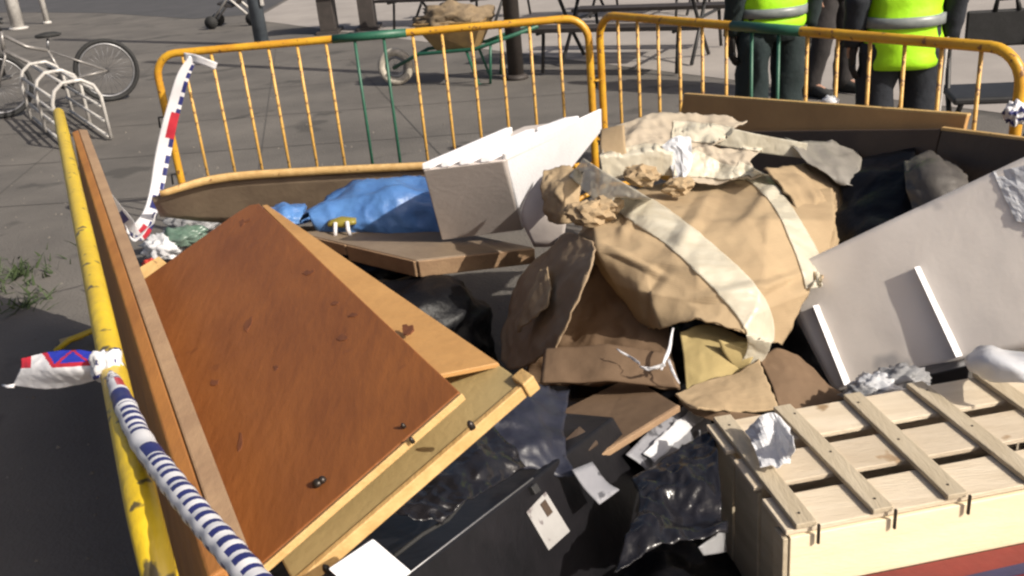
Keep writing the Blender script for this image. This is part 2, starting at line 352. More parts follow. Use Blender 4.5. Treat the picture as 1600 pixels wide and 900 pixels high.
# ================================================================== BARRIERS
RT = 0.0215
def barrier(center, ang, nb, label, rail_m, bar_m, green=None, sp=0.163, rt=RT):
    c = V((*center, 0)); u = V((math.cos(ang), math.sin(ang), 0)); pn = V((-u.y, u.x, 0))
    t = thing('crowd_barrier', label, 'barrier', c, 'crowd barriers penning in the rubbish')
    half = (nb + 1) / 2 * sp; zt = 1.05 + rt; rc = 0.13
    path = [c - u * half + EZ * 0.07]
    path += [c - u * half + EZ * zz for zz in (0.25, 0.5, zt - rc)]
    for k in range(1, 7):
        a = math.pi / 2 * k / 6; path.append(c - u * (half - rc + rc * math.cos(a)) + EZ * (zt - rc + rc * math.sin(a)))
    m_ = 12
    for k in range(1, m_): path.append(c + u * (-(half - rc) + 2 * (half - rc) * k / m_) + EZ * zt)
    for k in range(0, 7):
        a = math.pi / 2 * (1 - k / 6); path.append(c + u * (half - rc + rc * math.cos(a)) + EZ * (zt - rc + rc * math.sin(a)))
    path += [c + u * half + EZ * zz for zz in (0.5, 0.25, 0.07)]
    tube('frame', path, rt, rail_m, t, 14)
    tube('bottom_rail', [c - u * half + EZ * 0.23, c + EZ * 0.23, c + u * half + EZ * 0.23], 0.017, rail_m, t)
    v, f, _ = tube_data([EZ * 0.23, EZ * 0.6, EZ * (zt - 0.01)], 0.0085, 8)
    mes = {}
    for k in range(nb):
        off = u * ((k - (nb - 1) / 2) * sp)
        gm = 'green_paint' if green and green[0] <= k <= green[1] else bar_m
        if gm not in mes:
            o = mk('bar', [c + off + x for x in v], f, gm, t, smooth=True, loc=c + off); mes[gm] = o.data
        else:
            o = bpy.data.objects.new('bar', mes[gm]); COL.objects.link(o); o.parent = t; o.location = off
    if green:
        a, b = (green[0] - 0.75 - (nb - 1) / 2) * sp, (green[1] + 0.8 - (nb - 1) / 2) * sp
        tube('green_rail_section', [c + u * a + EZ * zt, c + u * (a + b) / 2 + EZ * zt, c + u * b + EZ * zt], rt + 0.0025, 'green_paint', t, 14)
        tube('green_rail_section', [c + u * a + EZ * .23, c + u * b + EZ * .23], 0.0195, 'green_paint', t, 12)
    for s in (-1, 1):
        fb = c + u * half * s
        tube('foot', [fb - pn * 0.27 + EZ * 0.012, fb - pn * 0.2 + EZ * 0.05, fb + EZ * 0.085, fb + pn * 0.2 + EZ * 0.05, fb + pn * 0.27 + EZ * 0.012], 0.014, rail_m, t)
    e = c - u * half; q = c + u * half
    for zz in (0.38, 0.72):
        tube('hook', [e + EZ * zz, e - u * 0.05 + EZ * zz, e - u * 0.055 + EZ * (zz - 0.06)], 0.006, 'dark_metal', t, 6)
        tube('eye', [q + EZ * zz, q + u * 0.03 + pn * .02 + EZ * zz, q + u * 0.055 + EZ * zz, q + u * 0.03 - pn * .02 + EZ * zz, q + EZ * zz], 0.006, rail_m, t, 6)
    return t
barrier((-0.667, 5.514), -0.037, 14, 'orange-yellow crowd barrier with a green stretch, left one across the back', 'yellow_orange', 'bar_paint', (6, 7))
barrier((1.264, 4.477), -1.018, 14, 'orange-yellow crowd barrier with a green stretch in front of the people in yellow jackets', 'yellow_orange', 'bar_paint', (6, 7))
la, lb = V((-1.83, 4.076)), V((-0.452, 0.945))
ld = lb - la
barrier(((la + lb) / 2), math.atan2(ld.y, ld.x), 20, 'bright yellow crowd barrier running along the left side towards the viewer', 'bright_yellow', 'bright_yellow', sp=ld.length / 21, rt=0.0215)

# ================================================================== FAR THINGS
# bicycle
fw, rw = V((-5.12, 10.2, 0)), V((-4.15, 10.65, 0)); bd = (rw - fw).normalized(); bs = V((-bd.y, bd.x, 0))
bike = thing('bicycle', 'pale silver-framed bicycle with black tyres parked at the rack', 'bicycle', (fw + rw) / 2)
def wheel(c, r, par, name='wheel', tyre='rubber', tr=0.024):
    ring = lambda rr: [c + (bd * math.cos(a) + EZ * math.sin(a)) * rr for a in [2 * math.pi * k / 40 for k in range(40)]]
    t = tube(name, ring(r - tr), tr, tyre, par, 8, True)
    tube('rim', ring(r - tr * 2.4), 0.012, 'steel', t, 6, True)
    tubes('spokes', [([c + bs * (0.025 if k % 2 else -0.025), c + (bd * math.cos(a) + EZ * math.sin(a)) * (r - 0.06)], 0.0016) for k, a in enumerate([2 * math.pi * k / 24 for k in range(24)])], 'steel', t, 4)
    tube('hub', [c - bs * 0.04, c + bs * 0.04], 0.022, 'dark_metal', t, 8)
fc, rc_ = fw + EZ * 0.335, rw + EZ * 0.335
wheel(fc, 0.335, bike); wheel(rc_, 0.335, bike)
bb = rw - bd * 0.43 + EZ * 0.29; st = rw - bd * 0.52 + EZ * 0.62; hd = fw + bd * 0.17 + EZ * 0.83; hd2 = fw + bd * 0.14 + EZ * 0.68
tubes('frame', [([hd, (hd + st) / 2 - EZ * 0.04, st], 0.02), ([hd2, bb], 0.022), ([bb, st], 0.018), ([st, rc_ + bs * .05], 0.011), ([st, rc_ - bs * .05], 0.011), ([bb, rc_ + bs * .05], 0.012), ([bb, rc_ - bs * .05], 0.012), ([hd2, hd + EZ * .04], 0.02)], 'bike_paint', bike)
tubes('fork', [([hd2, hd2 - EZ * .06 + bs * .05, fc + bs * .05], 0.014), ([hd2, hd2 - EZ * .06 - bs * .05, fc - bs * .05], 0.014)], 'bike_paint', bike)
tubes('handlebar', [([hd + EZ * .04, hd + EZ * .14 - bd * .03], 0.014), ([hd + EZ * .14 - bd * .03 - bs * .3 + bd * .06, hd + EZ * .14 - bd * .05, hd + EZ * .14 - bd * .03 + bs * .3 + bd * .06], 0.013)], 'dark_metal', bike)
tube('seat_post', [st, st + EZ * .12 + bd * .03], 0.013, 'steel', bike)
blob('saddle', st + EZ * .15 + bd * .04, (0.13, 0.07, 0.035), 'rubber', bike, 3, 0.1, 2, 0, rot=math.atan2(bd.y, bd.x))
tubes('crank', [([bb - bs * .09, bb + bs * .09], 0.012), ([bb - bs * .09, bb - bs * .09 + bd * .1 - EZ * .13], 0.01), ([bb + bs * .09, bb + bs * .09 - bd * .1 + EZ * .13], 0.01)], 'dark_metal', bike)
tube('chainring', [bb - bs * .055, bb - bs * .06], 0.09, 'dark_metal', bike, 20)
for s in (-1, 1): obox('pedal', bb + bs * .13 * s * 1 + (bd * .1 - EZ * .13) * (-s), bd, bs, EZ, (-.045, .045), (-.04, .04), (-.012, .012), 'rubber', bike)
# bicycle rack
r0, r1 = V((-4.55, 9.95, 0)), V((-3.62, 8.45, 0)); rd = (r1 - r0).normalized(); rs = V((-rd.y, rd.x, 0))
rack = thing('bicycle_rack', 'low silver tubular bicycle rack with parallel rails in front of the bicycle', 'bicycle rack', (r0 + r1) / 2)
for a_, z_ in ((-.17, .04), (-.17, .18), (-.17, .31), (-.17, .44), (-.05, .54), (.08, .54), (.19, .44), (.19, .31), (.19, .18), (.19, .04)):
    tube('rail', [r0 + rs * a_ + EZ * z_, r1 + rs * a_ + EZ * z_], 0.014, 'white_metal', rack, 8)
hoop_me = None
for k in range(3):
    o_ = r0 + rd * ((r1 - r0).length * k / 2)
    hp = [(-.19, .02), (-.19, .4), (-.15, .5), (-.07, .56), (.08, .56), (.17, .5), (.21, .4), (.21, .02)]
    if hoop_me is None:
        ho = tube('hoop', [o_ + rs * a + EZ * b for a, b in hp], 0.017, 'white_metal', rack, 8); hoop_me = ho.data; h0 = o_
    else:
        o = bpy.data.objects.new('hoop', hoop_me); COL.objects.link(o); o.parent = rack; o.location = o_ - h0
# posts
def post(name, label, x, y, r, h, m, cat):
    t = thing(name, label, cat, (x, y, 0))
    tube('shaft', [V((x, y, 0)), V((x, y, h * .5)), V((x, y, h))], [r, r * .97, r * .9], m, t, 14)
    tube('collar', [V((x, y, 0)), V((x, y, 0.03)), V((x, y, 0.05))], [r * 1.5, r * 1.5, r * 1.1], m, t, 14)
    return t
p_ = post('street_post', 'thick blue-grey steel post standing beyond the left barrier', -3.28, 14.33, 0.105, 4.0, 'post_paint', 'post')
obox('plate', V((-3.18, 14.22, 0.55)), EX, EY, EZ, (0, .04), (0, .06), (0, .12), 'white_metal', p_)
post('lamp_post', 'dark round post rising behind the wheelbarrow', 0.24, 9.75, 0.08, 4.5, 'dark_wood', 'post')
post('bollard', 'silver metal post at the far left behind the bicycle', -9.55, 20.5, 0.13, 2.2, 'white_metal', 'post')
post('bollard', 'thin pale post right of the silver post at the far left', -9.25, 21.2, 0.06, 2.2, 'white_metal', 'post')
post('bollard', 'dark post left of the bicycle handlebar', -6.6, 13.2, 0.11, 3.0, 'dark_metal', 'post')
# wheelbarrow
wb = thing('wheelbarrow', 'wheelbarrow heaped with rubble behind the left back barrier', 'wheelbarrow', (-0.55, 9.9, 0))
bd_keep, bs_keep = bd, bs
bd, bs = V((0.97, -0.24, 0)).normalized(), V((0.24, 0.97, 0)).normalized()
wc = V((-0.98, 10.0, 0.19))
wheel(wc, 0.19, wb, 'wheel', 'tyre_pale', 0.04)
tc_ = V((-0.28, 9.82, 0))
def wq(a, b, z): return tc_ + bd * a + bs * b + EZ * z
rimv = [(-.42, -.2), (.3, -.3), (.3, .3), (-.42, .2)]; botv = [(-.22, -.12), (.16, -.2), (.16, .2), (-.22, .12)]
hexv = [wq(a, b, .62) for a, b in rimv] + [wq(a, b, .34) for a, b in botv]
tr = mk('tray', hexv, [(4, 7, 6, 5), (0, 4, 5, 1), (1, 5, 6, 2), (2, 6, 7, 3), (3, 7, 4, 0)], 'barrow', wb)
sm = tr.modifiers.new('s', 'SOLIDIFY'); sm.thickness = 0.012
for s in (-1, 1):
    tubes('handle', [([wc + bs * .07 * s, wq(-.4, .16 * s, .33), wq(.2, .24 * s, .36), wq(.85, .3 * s, .55)], 0.018)], 'green_paint', wb)
    tubes('leg', [([wq(.1, .22 * s, .36), wq(.2, .24 * s, .02), wq(.32, .24 * s, .02), wq(.36, .25 * s, .4)], 0.014)], 'green_paint', wb)
rb = blob('rubble_heap', wq(-.05, 0, .62), (0.36, 0.25, 0.17), 'rubble', None, 4, 0.3, 3, 0.25, 6, 3, 0.2, math.atan2(bd.y, bd.x))
tag(rb, 'brown rubble heaped in the wheelbarrow tray', 'rubble')
bd, bs = bd_keep, bs_keep
# picnic tables
def picnic(x, y, ang, L, label):
    t = thing('picnic_table', label, 'table', (x, y, 0), 'dark tables on the plaza')
    c = V((x, y, 0)); u = V((math.cos(ang), math.sin(ang), 0)); v = V((-u.y, u.x, 0))
    for k in range(3): obox('tabletop_plank', c, u, v, EZ, (-L / 2, L / 2), (-.34 + k * .235, -.34 + k * .235 + .215), (.71, .75), 'dark_wood', t)
    for s in (-1, 1):
        for q in (0, 1): obox('bench_plank', c, u, v, EZ, (-L / 2, L / 2), (s * .72 - .14 + q * .15, s * .72 - .01 + q * .15), (.43, .47), 'dark_wood', t)
    for e in (-1, 1):
        o = c + u * e * (L / 2 - .25)
        tubes('leg', [([o + v * .28 + EZ * .7, o + v * .02 + EZ * .36, o - v * .3 + EZ * .02], 0.02), ([o - v * .28 + EZ * .7, o - v * .02 + EZ * .36, o + v * .3 + EZ * .02], 0.02), ([o - v * .85 + EZ * .42, o + v * .85 + EZ * .42], 0.018), ([o - v * .7 + EZ * .42, o - v * .78 + EZ * .02], .018), ([o + v * .7 + EZ * .42, o + v * .78 + EZ * .02], .018)], 'dark_metal', t)
    return t
picnic(1.5, 10.15, -0.5, 1.9, 'dark picnic table with benches right behind the gap between the back barriers')
picnic(-0.35, 14.6, -0.55, 1.9, 'dark picnic table behind the wheelbarrow, left of the round post')
picnic(2.2, 13.8, -0.5, 1.9, 'far dark picnic table beyond the one behind the barrier gap')
# table on two thick pedestals
t = thing('pedestal_table', 'dark heavy table on two thick pedestals right of the blue-grey post', 'table', (-2.1, 15.1, 0))
obox('tabletop', V((-2.1, 15.1, 0)), EX, EY, EZ, (-.6, .6), (-.35, .35), (.62, .72), 'dark_wood', t)
for s in (-.3, .3):
    obox('pedestal', V((-2.1 + s, 15.1, 0)), EX, EY, EZ, (-.11, .11), (-.22, .22), (.05, .615), 'dark_wood', t)
    obox('pedestal_foot', V((-2.1 + s, 15.1, 0)), EX, EY, EZ, (-.17, .17), (-.3, .3), (0.001, .048), 'dark_wood', t)
# pushchair
x0, y0 = -4.35, 17.3
t = thing('pushchair', 'white-framed pushchair left of the blue-grey post', 'pushchair', (x0, y0, 0))
tubes('frame', [([V((x0 - .35, y0 + s, .12)), V((x0 + .25, y0 + s, .75)), V((x0 + .45, y0 + s, 1.0))], 0.022) for s in (-.22, .22)] + [([V((x0 + .35, y0 + s, .12)), V((x0 - .1, y0 + s, .6))], 0.02) for s in (-.22, .22)] + [([V((x0 + .45, y0 - .22, 1.0)), V((x0 + .45, y0 + .22, 1.0))], .022)], 'white_metal', t)
patch('seat', [[V((x0 - .2, y0 - .2, .4)), V((x0 - .2, y0 + .2, .4))], [V((x0 + .1, y0 - .2, .36)), V((x0 + .1, y0 + .2, .36))], [V((x0 + .35, y0 - .2, .85)), V((x0 + .35, y0 + .2, .85))]], 'dark_cloth', t, (4, 8), 0.03)
for a in (-.35, .35):
    for s in (-.24, .24):
        tube('wheel', [V((x0 + a, y0 + s - .02, .11)), V((x0 + a, y0 + s + .02, .11))], .11, 'rubber', t, 16)
# dark folding chair at the right
cx, cy = 2.86, 5.45
ca = -0.25; cu = V((math.cos(ca), math.sin(ca), 0)); cv = V((-cu.y, cu.x, 0)); co = V((cx, cy, 0))
t = thing('folding_chair', 'dark chair with a carrying handle at the far right behind the barrier', 'chair', (cx, cy, 0))
obox('backrest', co, cu, cv, EZ, (-.13, .3), (.2, .225), (.67, .88), 'dark_metal', t, 0.02)
tubes('handle', [([co + cu * .02 + cv * .21 + EZ * .87, co + cu * .03 + cv * .21 + EZ * .94, co + cu * .13 + cv * .21 + EZ * .945, co + cu * .15 + cv * .21 + EZ * .87], .016)], 'dark_metal', t)
obox('seat', co, cu, cv, EZ, (-.24, .28), (-.2, .2), (.42, .46), 'dark_metal', t, 0.012)
for s in (-.22, .26):
    tubes('leg', [([co + cu * s + cv * .22 + EZ * .88, co + cu * s + cv * .1 + EZ * .45, co + cu * s - cv * .26 + EZ * .015], .016)], 'dark_metal', t)
    tubes('leg', [([co + cu * s * .9 - cv * .18 + EZ * .42, co + cu * s * .9 + cv * .26 + EZ * .015], .016)], 'dark_metal', t)

# ------------------------------------------------------------------ people
def loft(rings, seg=20):
    """rings of (centre, rx vector, ry vector)"""
    v, f = [], []
    for c, a, b in rings:
        for k in range(seg):
            t_ = 2 * math.pi * k / seg; v.append(V(c) + V(a) * math.cos(t_) + V(b) * math.sin(t_))
    for i in range(len(rings) - 1):
        for k in range(seg): f.append((i * seg + k, i * seg + (k + 1) % seg, (i + 1) * seg + (k + 1) % seg, (i + 1) * seg + k))
    f.append(tuple(range(seg - 1, -1, -1))); f.append(tuple((len(rings) - 1) * seg + k for k in range(seg)))
    return v, f
def join(*vf):
    Vv, Ff = [], []
    for v, f in vf:
        k = len(Vv); Vv += v; Ff += [tuple(i + k for i in x) for x in f]
    return Vv, Ff
def person(x, y, ang, label, jacket, trousers, hi=True, stride=0.0, glove='glove', stripe=False, hem=0.78):
    t = thing('person', label, 'person', (x, y, 0))
    ca, sa = math.cos(ang), math.sin(ang)
    T = lambda p: V((x + p[0] * ca - p[1] * sa, y + p[0] * sa + p[1] * ca, p[2]))
    D = lambda p: V((p[0] * ca - p[1] * sa, p[0] * sa + p[1] * ca, p[2]))
    J = {}
    for s, n_ in ((-1, 'l'), (1, 'r')):
        k = stride * s
        J['hip' + n_] = (.1 * s, 0, .92); J['knee' + n_] = (.115 * s, -.03 - k * .5, .5); J['ank' + n_] = (.125 * s, .03 - k, .1); J['toe' + n_] = (.15 * s, -.15 - k, .045)
        J['sh' + n_] = (.19 * s, .01, 1.43); J['el' + n_] = (.235 * s, .05, 1.14); J['wr' + n_] = (.235 * s, -.02, .88); J['ha' + n_] = (.235 * s, -.04, .81)
    # body: one continuous skinned mesh
    names = ['pelvis', 'waist', 'chest', 'neck', 'chin', 'face', 'crown']
    co_ = {'pelvis': (0, 0, .95), 'waist': (0, .01, 1.12), 'chest': (0, .01, 1.36), 'neck': (0, .015, 1.5), 'chin': (0, -.005, 1.575), 'face': (0, -.015, 1.65), 'crown': (0, .0, 1.74)}
    rad = {'pelvis': (.15, .11), 'waist': (.135, .1), 'chest': (.165, .11), 'neck': (.058, .058), 'chin': (.062, .07), 'face': (.075, .092), 'crown': (.055, .065)}
    co_.update(J)
    for s in 'lr': rad.update({'hip' + s: (.095, .095), 'knee' + s: (.058, .058), 'ank' + s: (.04, .04), 'toe' + s: (.035, .03), 'sh' + s: (.06, .06), 'el' + s: (.043, .043), 'wr' + s: (.03, .03), 'ha' + s: (.034, .022)})
    ks = list(co_); ed = [('pelvis', 'waist'), ('waist', 'chest'), ('chest', 'neck'), ('neck', 'chin'), ('chin', 'face'), ('face', 'crown')]
    for s in 'lr': ed += [('pelvis', 'hip' + s), ('hip' + s, 'knee' + s), ('knee' + s, 'ank' + s), ('ank' + s, 'toe' + s), ('chest', 'sh' + s), ('sh' + s, 'el' + s), ('el' + s, 'wr' + s), ('wr' + s, 'ha' + s)]
    me = bpy.data.meshes.new('body'); me.from_pydata([D(co_[k]) for k in ks], [(ks.index(a), ks.index(b)) for a, b in ed], [])
    b = bpy.data.objects.new('body', me); COL.objects.link(b)
    md = b.modifiers.new('skin', 'SKIN'); sd = me.skin_vertices[0].data
    for i, k in enumerate(ks): sd[i].radius = rad[k]; sd[i].use_root = (k == 'pelvis')
    b.modifiers.new('sub', 'SUBSURF').levels = 2; b.modifiers['sub'].render_levels = 2
    dg = bpy.context.evaluated_depsgraph_get(); nm = bpy.data.meshes.new_from_object(b.evaluated_get(dg))
    b.modifiers.clear(); b.data = nm; nm.materials.clear(); nm.materials.append(MATS['skin']); b.parent = t
    nm.polygons.foreach_set('use_smooth', [True] * len(nm.polygons))
    # face details, hair
    vv, ff = loft([(T((0, -.105, 1.665)), D((.008, 0, 0)), D((0, 0, .006))), (T((0, -.12, 1.64)), D((.014, 0, 0)), D((0, .002, .012))), (T((0, -.1, 1.625)), D((.012, 0, 0)), D((0, .004, .006)))], 8); mk('nose', vv, ff, 'skin', b, True)
    for s in (-1, 1):
        vv, ff = loft([(T((.03 * s, -.1, 1.668)), D((.012, 0, 0)), D((0, 0, .006))), (T((.03 * s, -.108, 1.668)), D((.006, 0, 0)), D((0, 0, .004)))], 8); mk('eye', vv, ff, 'rubber', b, True)
        vv, ff = loft([(T((.074 * s, .0, 1.62)), D((.008, 0, 0)), D((0, .01, 0))), (T((.085 * s, .005, 1.65)), D((.008, 0, 0)), D((0, .02, 0))), (T((.082 * s, .005, 1.68)), D((.007, 0, 0)), D((0, .016, 0)))], 8); mk('ear', vv, ff, 'skin', b, True)
    vv, ff = loft([(T((0, -.1, 1.602)), D((.024, 0, 0)), D((0, 0, .006))), (T((0, -.106, 1.602)), D((.018, 0, 0)), D((0, 0, .003)))], 8); mk('mouth', vv, ff, 'litter_red', b, True)
    vv, ff = loft([(T((0, .045, 1.6)), D((.075, 0, 0)), D((0, .06, 0))), (T((0, .03, 1.66)), D((.09, 0, 0)), D((0, .09, 0))), (T((0, .012, 1.72)), D((.088, 0, 0)), D((0, .1, 0))), (T((0, .005, 1.765)), D((.06, 0, 0)), D((0, .07, 0))), (T((0, .005, 1.78)), D((.02, 0, 0)), D((0, .025, 0)))]); mk('hair', vv, ff, 'hair', b, True)
    # trousers with folds
    rad_l = lambda z: 1 + 0.05 * math.sin(z * 37 + x * 9) + 0.03 * math.sin(z * 83)
    pieces = [loft([(T((0, 0, zz)), D((rx, 0, 0)), D((0, ry, 0))) for zz, rx, ry in ((.84, .17, .125), (.92, .185, .14), (1.0, .175, .135), (1.06, .165, .125))])]
    for s in 'lr':
        h, k, a = V(J['hip' + s]), V(J['knee' + s]), V(J['ank' + s]); rr = []
        for i in range(15):
            q = i / 14; p = h.lerp(k, q * 2) if q < .5 else k.lerp(a, q * 2 - 1)
            w_ = (.105 - .03 * q * 1.1) * rad_l(p.z); rr.append((T(p - V((0, 0, .02 + .03 * q))), D((w_, 0, 0)), D((0, w_ * 1.05, 0))))
        pieces.append(loft(rr))
    vv, ff = join(*pieces); vv = [q_ + V((noise.noise(q_ * 11), noise.noise(q_ * 11 + V((7, 0, 0))), 0)) * .022 for q_ in vv]; tro = mk('trousers', vv, ff, trousers, t, True)
    if stripe:
        h, k, a = V(J['hipl']), V(J['kneel']), V(J['ankl']); rr = []
        for i in range(9):
            q = i / 8; p = h.lerp(k, q * 2) if q < .5 else k.lerp(a, q * 2 - 1)
            w_ = (.105 - .033 * q) * 1.06; rr.append((T(p + V((-w_ * .9, .03, -.02))), D((.014, 0, 0)), D((0, .032, 0))))
        vv, ff = loft(rr, 8); mk('side_stripe', vv, ff, 'white_metal', tro, True)
    for s in 'lr':
        a, o_ = V(J['ank' + s]), V(J['toe' + s])
        vv, ff = loft([(T((a.x, a.y + .07, .05)), D((.03, 0, 0)), D((0, 0, .045))), (T((a.x, a.y + .03, .07)), D((.045, 0, 0)), D((0, 0, .068))), (T((a.x, a.y - .05, .06)), D((.048, 0, 0)), D((0, 0, .058))), (T(o_ + V((0, .03, 0))), D((.052, 0, 0)), D((0, 0, .042))), (T(o_ + V((0, -.06, -.01))), D((.035, 0, 0)), D((0, 0, .028)))], 14)
        mk('boot', vv, ff, 'rubber', t, True)
    # jacket
    prof = [(hem, .188, .15), (hem + .03, .19, .155), (.96, .188, .153), (1.05, .182, .148), (1.15, .185, .148), (1.28, .21, .155), (1.4, .215, .14), (1.47, .15, .1), (1.52, .085, .08)]
    rings = []
    for i in range(25):
        z = hem + (1.52 - hem) * i / 24
        for (z0, a0, b0), (z1, a1, b1) in zip(prof, prof[1:]):
            if z0 <= z <= z1 + 1e-6:
                q = (z - z0) / (z1 - z0); f_ = 1 + .02 * math.sin(z * 60 + x * 5) + .018 * math.sin(z * 31); rings.append((T((0, 0, z)), D(((a0 + (a1 - a0) * q) * f_, 0, 0)), D((0, (b0 + (b1 - b0) * q) * f_, 0)))); break
    jv, jf = loft(rings, 40); jc = T((0, 0, 0))
    jv = [q_ + V((q_.x - jc.x, q_.y - jc.y, 0)) * (.09 * noise.noise(q_ * 9) + .06 * noise.noise(V((q_.x * 16, q_.y * 16, q_.z * 5)))) for q_ in jv]
    pieces = [(jv, jf)]
    for s in 'lr':
        a, e, w_ = V(J['sh' + s]), V(J['el' + s]), V(J['wr' + s]); rr = []
        for i in range(13):
            q = i / 12; p = a.lerp(e, q * 2) if q < .5 else e.lerp(w_, q * 2 - 1)
            r_ = (.078 - .03 * q) * (1 + .06 * math.sin(i * 2.1)); rr.append((T(p), D((r_, 0, 0)), D((0, r_, 0))))
        pieces.append(loft(rr[:7], 16)); mk('sleeve', *loft(rr[6:], 16), trousers, t, True)
    vv, ff = join(*pieces); jk = mk('jacket', vv, ff, jacket, t, True)
    if hi:
        for z in (1.0, 1.22):
            vv, ff = loft([(T((0, 0, z + d_)), D((.2 + (z > 1.1) * .02, 0, 0)), D((0, .168, 0))) for d_ in (-.025, 0, .025)], 28); mk('reflective_band', vv, ff, 'reflect', jk, True)
    # hands: palm, four unequal bent fingers, thumb at the side
    for s in 'lr':
        w_ = V(J['wr' + s]); sg = -1 if s == 'l' else 1; pcs = []
        pcs.append(loft([(T(w_ + V((0, 0, .03))), D((.026, 0, 0)), D((0, .032, 0))), (T(w_ + V((0, -.005, -.03))), D((.02, 0, 0)), D((0, .042, 0))), (T(w_ + V((-.004 * sg, -.01, -.09))), D((.016, 0, 0)), D((0, .043, 0))), (T(w_ + V((-.004 * sg, -.01, -.1))), D((.012, 0, 0)), D((0, .038, 0)))], 14))
        for i, L_ in enumerate((.07, .085, .08, .062)):
            b0 = w_ + V((-.003 * sg, -.045 + i * .024, -.09)); pts = [b0, b0 + V((-.004 * sg, 0, -L_ * .45)), b0 + V((-.016 * sg, .001, -L_ * .8)), b0 + V((-.032 * sg, .002, -L_))]
            d_ = tube_data([T(q) for q in pts], [.0105, .0098, .009, .0065], 8); pcs.append((d_[0], d_[1]))
        b0 = w_ + V((-.004 * sg, -.035, -.03)); pts = [b0, b0 + V((-.012 * sg, -.026, -.03)), b0 + V((-.02 * sg, -.034, -.062))]
        d_ = tube_data([T(q) for q in pts], [.014, .0125, .009], 8); pcs.append((d_[0], d_[1]))
        vv, ff = join(*pcs); mk('glove' if glove == 'glove' else 'hand', vv, ff, glove, t, True)
    return t
person(1.62, 5.6, math.pi + .15, 'person in a yellow hi-vis jacket and dark trousers, black-gloved hand hanging at the right', 'hi_vis', 'teal_cloth', hem=0.9)
person(2.06, 4.85, math.pi - .1, 'person in a longer yellow hi-vis jacket, pale stripe down one dark trouser leg', 'hi_vis', 'navy_cloth', stripe=True, hem=0.77)
person(2.72, 7.75, 0.6, 'person in dark clothes standing further back between the two yellow jackets', 'dark_cloth', 'dark_cloth', hi=False, stride=.06, glove='skin')

# ================================================================== THE PILE
# --- upright board inside the left barrier
A0, A1 = Z(126, 205, .97), Z(366, 890, .97)
ad = (A1 - A0).normalized(); an = V((ad.y, -ad.x, 0));  # horizontal normal
if an.x < 0: an = -an
t = thing('leaning_board', 'long brown board standing on edge against the inside of the yellow left barrier', 'board', (A0 + A1) / 2 * V((1, 1, 0)) if False else V(((A0.x + A1.x) / 2, (A0.y + A1.y) / 2, 0)))
lean = -an * 0.075
hexa('panel', A0 - an * .03, A1 - an * .03, A1 - an * .03 + lean + EZ * -.9, A0 - an * .03 + lean + EZ * -.9, an * .022, 'board_wood', t)
hexa('orange_veneer', A0 - an * .034 + EZ * .001, A1 - an * .034 + EZ * .001, A1 - an * .008 + EZ * .008, A0 - an * .008 + EZ * .008, EZ * -.03, 'board_wood', t)
hexa('edge_strip', A0 - an * .007 + EZ * .011, A1 - an * .007 + EZ * .011, A1 + an * .026 + EZ * .002, A0 + an * .026 + EZ * .002, EZ * -.05, 'edge_tan', t)

# --- big brown door-like panel on a pine carcass
dd = V((-0.413, 0.911, -0.07)).normalized()          # long direction, away from the viewer
N4 = P(395, 892, 1.27); N3 = P(718, 612, 1.50)
Fd1 = P(398, 312, 2.95); Fd2 = P(205, 450, 2.62)
t = thing('cabinet', 'big orange-brown wooden cabinet back lying tilted beside the left barrier', 'cabinet', V((-.6, 2.1, 0)))
nrm = (N3 - N4).cross(Fd1 - N4).normalized()
if nrm.z < 0: nrm = -nrm
_d = P(205, 450, 3.0) - P(205, 450, 1.0); Fd2 = P(205, 450, 1.0) + _d * ((N4 - P(205, 450, 1.0)).dot(nrm) / _d.dot(nrm))   # in the panel's plane
q1, q2, q3 = Fd1.lerp(N3, .035), Fd1.lerp(N3, .008).lerp(Fd2, .05), Fd1.lerp(Fd2, .16)
pp = [N4, N3, q1, q2, q3, Fd2]
dp = mk('back_panel', pp + [p - nrm * .014 for p in pp], [(0, 1, 2, 3, 4, 5), (11, 10, 9, 8, 7, 6)] + [(i, i + 6, (i + 1) % 6 + 6, (i + 1) % 6) for i in range(6)], 'door_wood', t, bevel=.003)
# carcass below the panel: olive inner face, then pine lips
c4, c3 = P(447, 897, 1.27) - nrm * .02, P(812, 584, 1.56) - nrm * .02
e1, e2 = Fd1 + (N3 - N4).normalized() * .02 + (N3 - Fd1) * .03 - nrm * .03, Fd2 - nrm * .02
hexa('carcass', c4, c3, e1, e2, nrm * -.03, ['olive_board'], t, .004)
ev = (c3 - c4).normalized(); bv = (e1 - c3).normalized()
hexa('near_lip', N4 - bv * .004 - nrm * .0, N3 - bv * .004, N3 - bv * .013 + nrm * .003, N4 - bv * .013 + nrm * .003, nrm * -.016, 'pine', t, .002)
hexa('near_rail', c4 + nrm * .005, c3 + nrm * .005, c3 - bv * .013 + nrm * .005, c4 - bv * .013 + nrm * .005, nrm * -.026, 'pine', t, .002)
hexa('side_strip', N3 + ev * .004 - nrm * .01 + bv * .1, c3 - nrm * -.006 + bv * .09, e1 + nrm * .01, q1 + ev * .004 - nrm * .01, nrm * -.012, 'brown_panel', t, .002)
q = c3 - bv * .008
hexa('corner_block', q - ev * .012 + nrm * .012 - bv * .012, q + ev * .016 + nrm * .012 - bv * .012, q + ev * .016 + nrm * .012 + bv * .03, q - ev * .012 + nrm * .012 + bv * .03, nrm * -.034, 'pine', t, .003)
def stud(pt, r=.006, h=.012, par=None, m='screw'):
    vv, ff, _ = tube_data([pt - nrm * .002, pt + nrm * h * .6, pt + nrm * h], [r, r, r * .5], 10); mk('screw', vv, ff, m, par, True)
def onp(px, py, pl=None):   # point of the back panel's plane under a photo pixel
    a = P(px, py, 1.0); b = P(px, py, 3.0); d_ = b - a
    return a + d_ * ((N4 - a).dot(nrm) / d_.dot(nrm))
